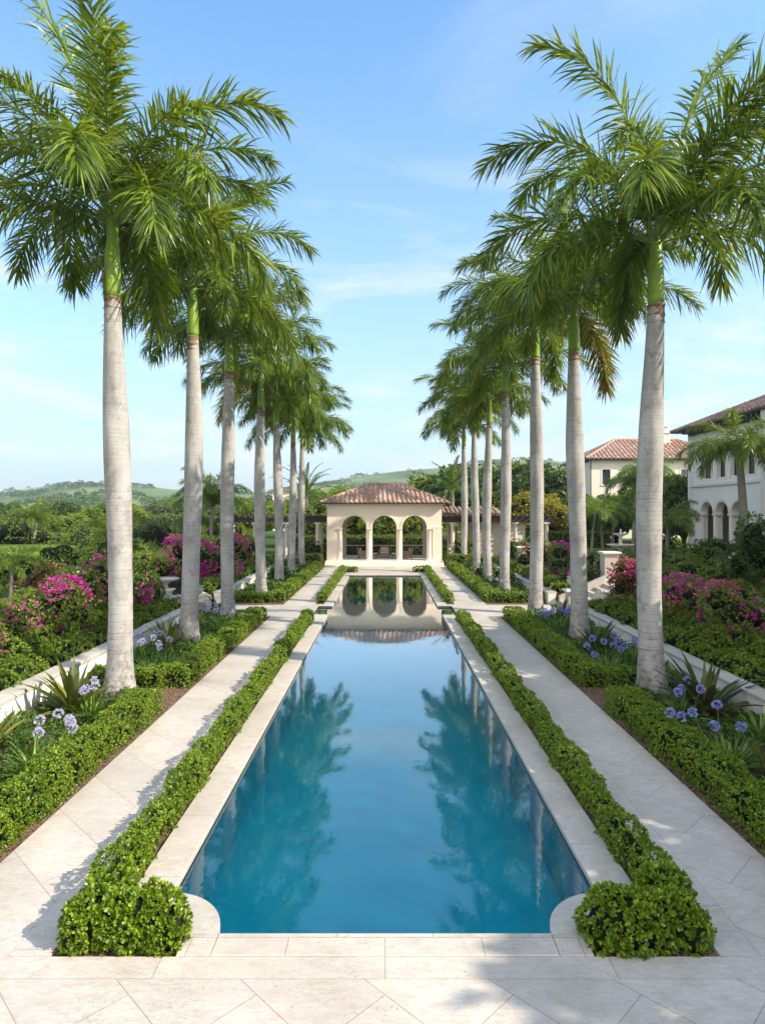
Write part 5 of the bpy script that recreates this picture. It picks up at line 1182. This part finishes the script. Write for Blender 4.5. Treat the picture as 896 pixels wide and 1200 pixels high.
def tree(label, x, y, z, s, kd, rng, group, sz=1.0):
    t = thing('broadleaf_tree', label, 'tree', (x,y,z), rng.uniform(0,6.28), group); t.scale = (s*sz, s*sz, s)
    c, tr = TM[kd][int(rng.integers(len(TM[kd])))]; inst('crown', c, t); inst('trunk', tr, t); return t
rng = np.random.default_rng(99)
def belt(name, phrase, pts, group, wd=1.15):
    """pts: (px, Y, height in m, kind) - labelled by order from left to right"""
    pts = sorted(pts); 
    for i, (px_, Y, h, kd) in enumerate(pts):
        x = (px_-451)/750*Y; hh = 2.5+3.2*1.0
        tree(f'{ORD[i]} tree from the left in the {phrase}', x, Y, -.1, h/7.3, kd, rng, group, wd)
belt('', 'front rank behind the left lawns', [(p_+rng.normal()*6, 74+rng.uniform(-4,5), rng.uniform(4.0,5.0)+max(0,p_-190)*.009, 'blcbcbl'[i%7]) for i, p_ in enumerate(range(-120, 400, 34))], 'front rank of the left tree belt')
belt('', 'rear rank under the left hills', [(p_+rng.normal()*8, 98+rng.uniform(-8,10), rng.uniform(4.9,5.8)+max(0,p_-190)*.011, 'abcbcab'[i%7]) for i, p_ in enumerate(range(-140, 400, 30))], 'rear rank of the left tree belt')
belt('', 'distant wood on the valley floor at left', [(p_+rng.normal()*8, 150+rng.uniform(-14,24), rng.uniform(6.0,7.2)+max(0,p_-190)*.012, 'acbbc'[i%5]) for i, p_ in enumerate(range(-120, 420, 27))], 'distant trees on the left valley floor')
belt('', 'dense row close behind the pavilion', [(370,62,4.8,'b'),(398,60.5,5.0,'l'),(424,60,5.2,'l'),(449,60.5,4.9,'b'),(474,60,5.2,'l'),(500,61,5.2,'l'),(532,67,6.0,'a')], 'trees close behind the pavilion')
belt('', 'tall row right of the pavilion', [(508,72,8.0,'b'),(540,70,8.8,'a'),(566,71,8.6,'b'),(590,70,9.0,'a'),(606,71,9.2,'b'),(632,66,9.0,'a'),(655,67,7.2,'b'),(617,56.6+1,6.0,'y'),(645,58,5.8,'y'),(585,66,6.4,'b')], 'tall trees right of the pavilion')
belt('', 'row between villa and mansion', [(690,60,5.2,'a'),(722,62,5.6,'a'),(752,63,6.4,'b'),(782,57,7.4,'a'),(800,54,7.0,'a'),(768,66,8.6,'b'),(815,60,6.8,'a')], 'dark trees between villa and mansion')
# tall garden trees standing right of the camera: they shade the right-hand walk
for i, (x, y, h, kd) in enumerate(((14.2,1.5,9.0,'a'),(15.2,5.6,9.6,'b'),(14.6,9.8,9.2,'a'),(16.4,14.2,10.4,'b'),(20.2,18.0,10.6,'a'),(25.5,23.5,11.5,'a'),(12.8,-3.2,8.4,'b'),(28.0,28.0,12,'b'))):
    lab = ['tall shade tree beside the forecourt, right of the camera','leafy shade tree right of the near hedge','broad shade tree beyond the right picture edge','fresh green shade tree on the right terrace','deep green shade tree by the upper terrace','tall shade tree before the mansion lawn','shade tree behind the right side of the forecourt','tall tree close to the mansion bay'][i]
    tree(lab, x, y, .3, h*.93/7.3, kd, rng, 'shade trees on the right terraces', 1.12)

# ================================================================== HAZE
hz = MB(); hz.box(-3990, 3990, -590, 2600, -1.2, 140); 
hm = bpy.data.materials.new('valley_haze'); hm.use_nodes = True; hn = hm.node_tree; hn.nodes.remove(hn.nodes['Principled BSDF'])
pv = hn.nodes.new('ShaderNodeVolumePrincipled'); pv.inputs['Color'].default_value = (.80,.90,1,1); pv.inputs['Density'].default_value = .00026; pv.inputs['Anisotropy'].default_value = .2
hn.links.new(pv.outputs[0], hn.nodes['Material Output'].inputs['Volume'])
kind(hz.build('haze', hm), 'stuff')
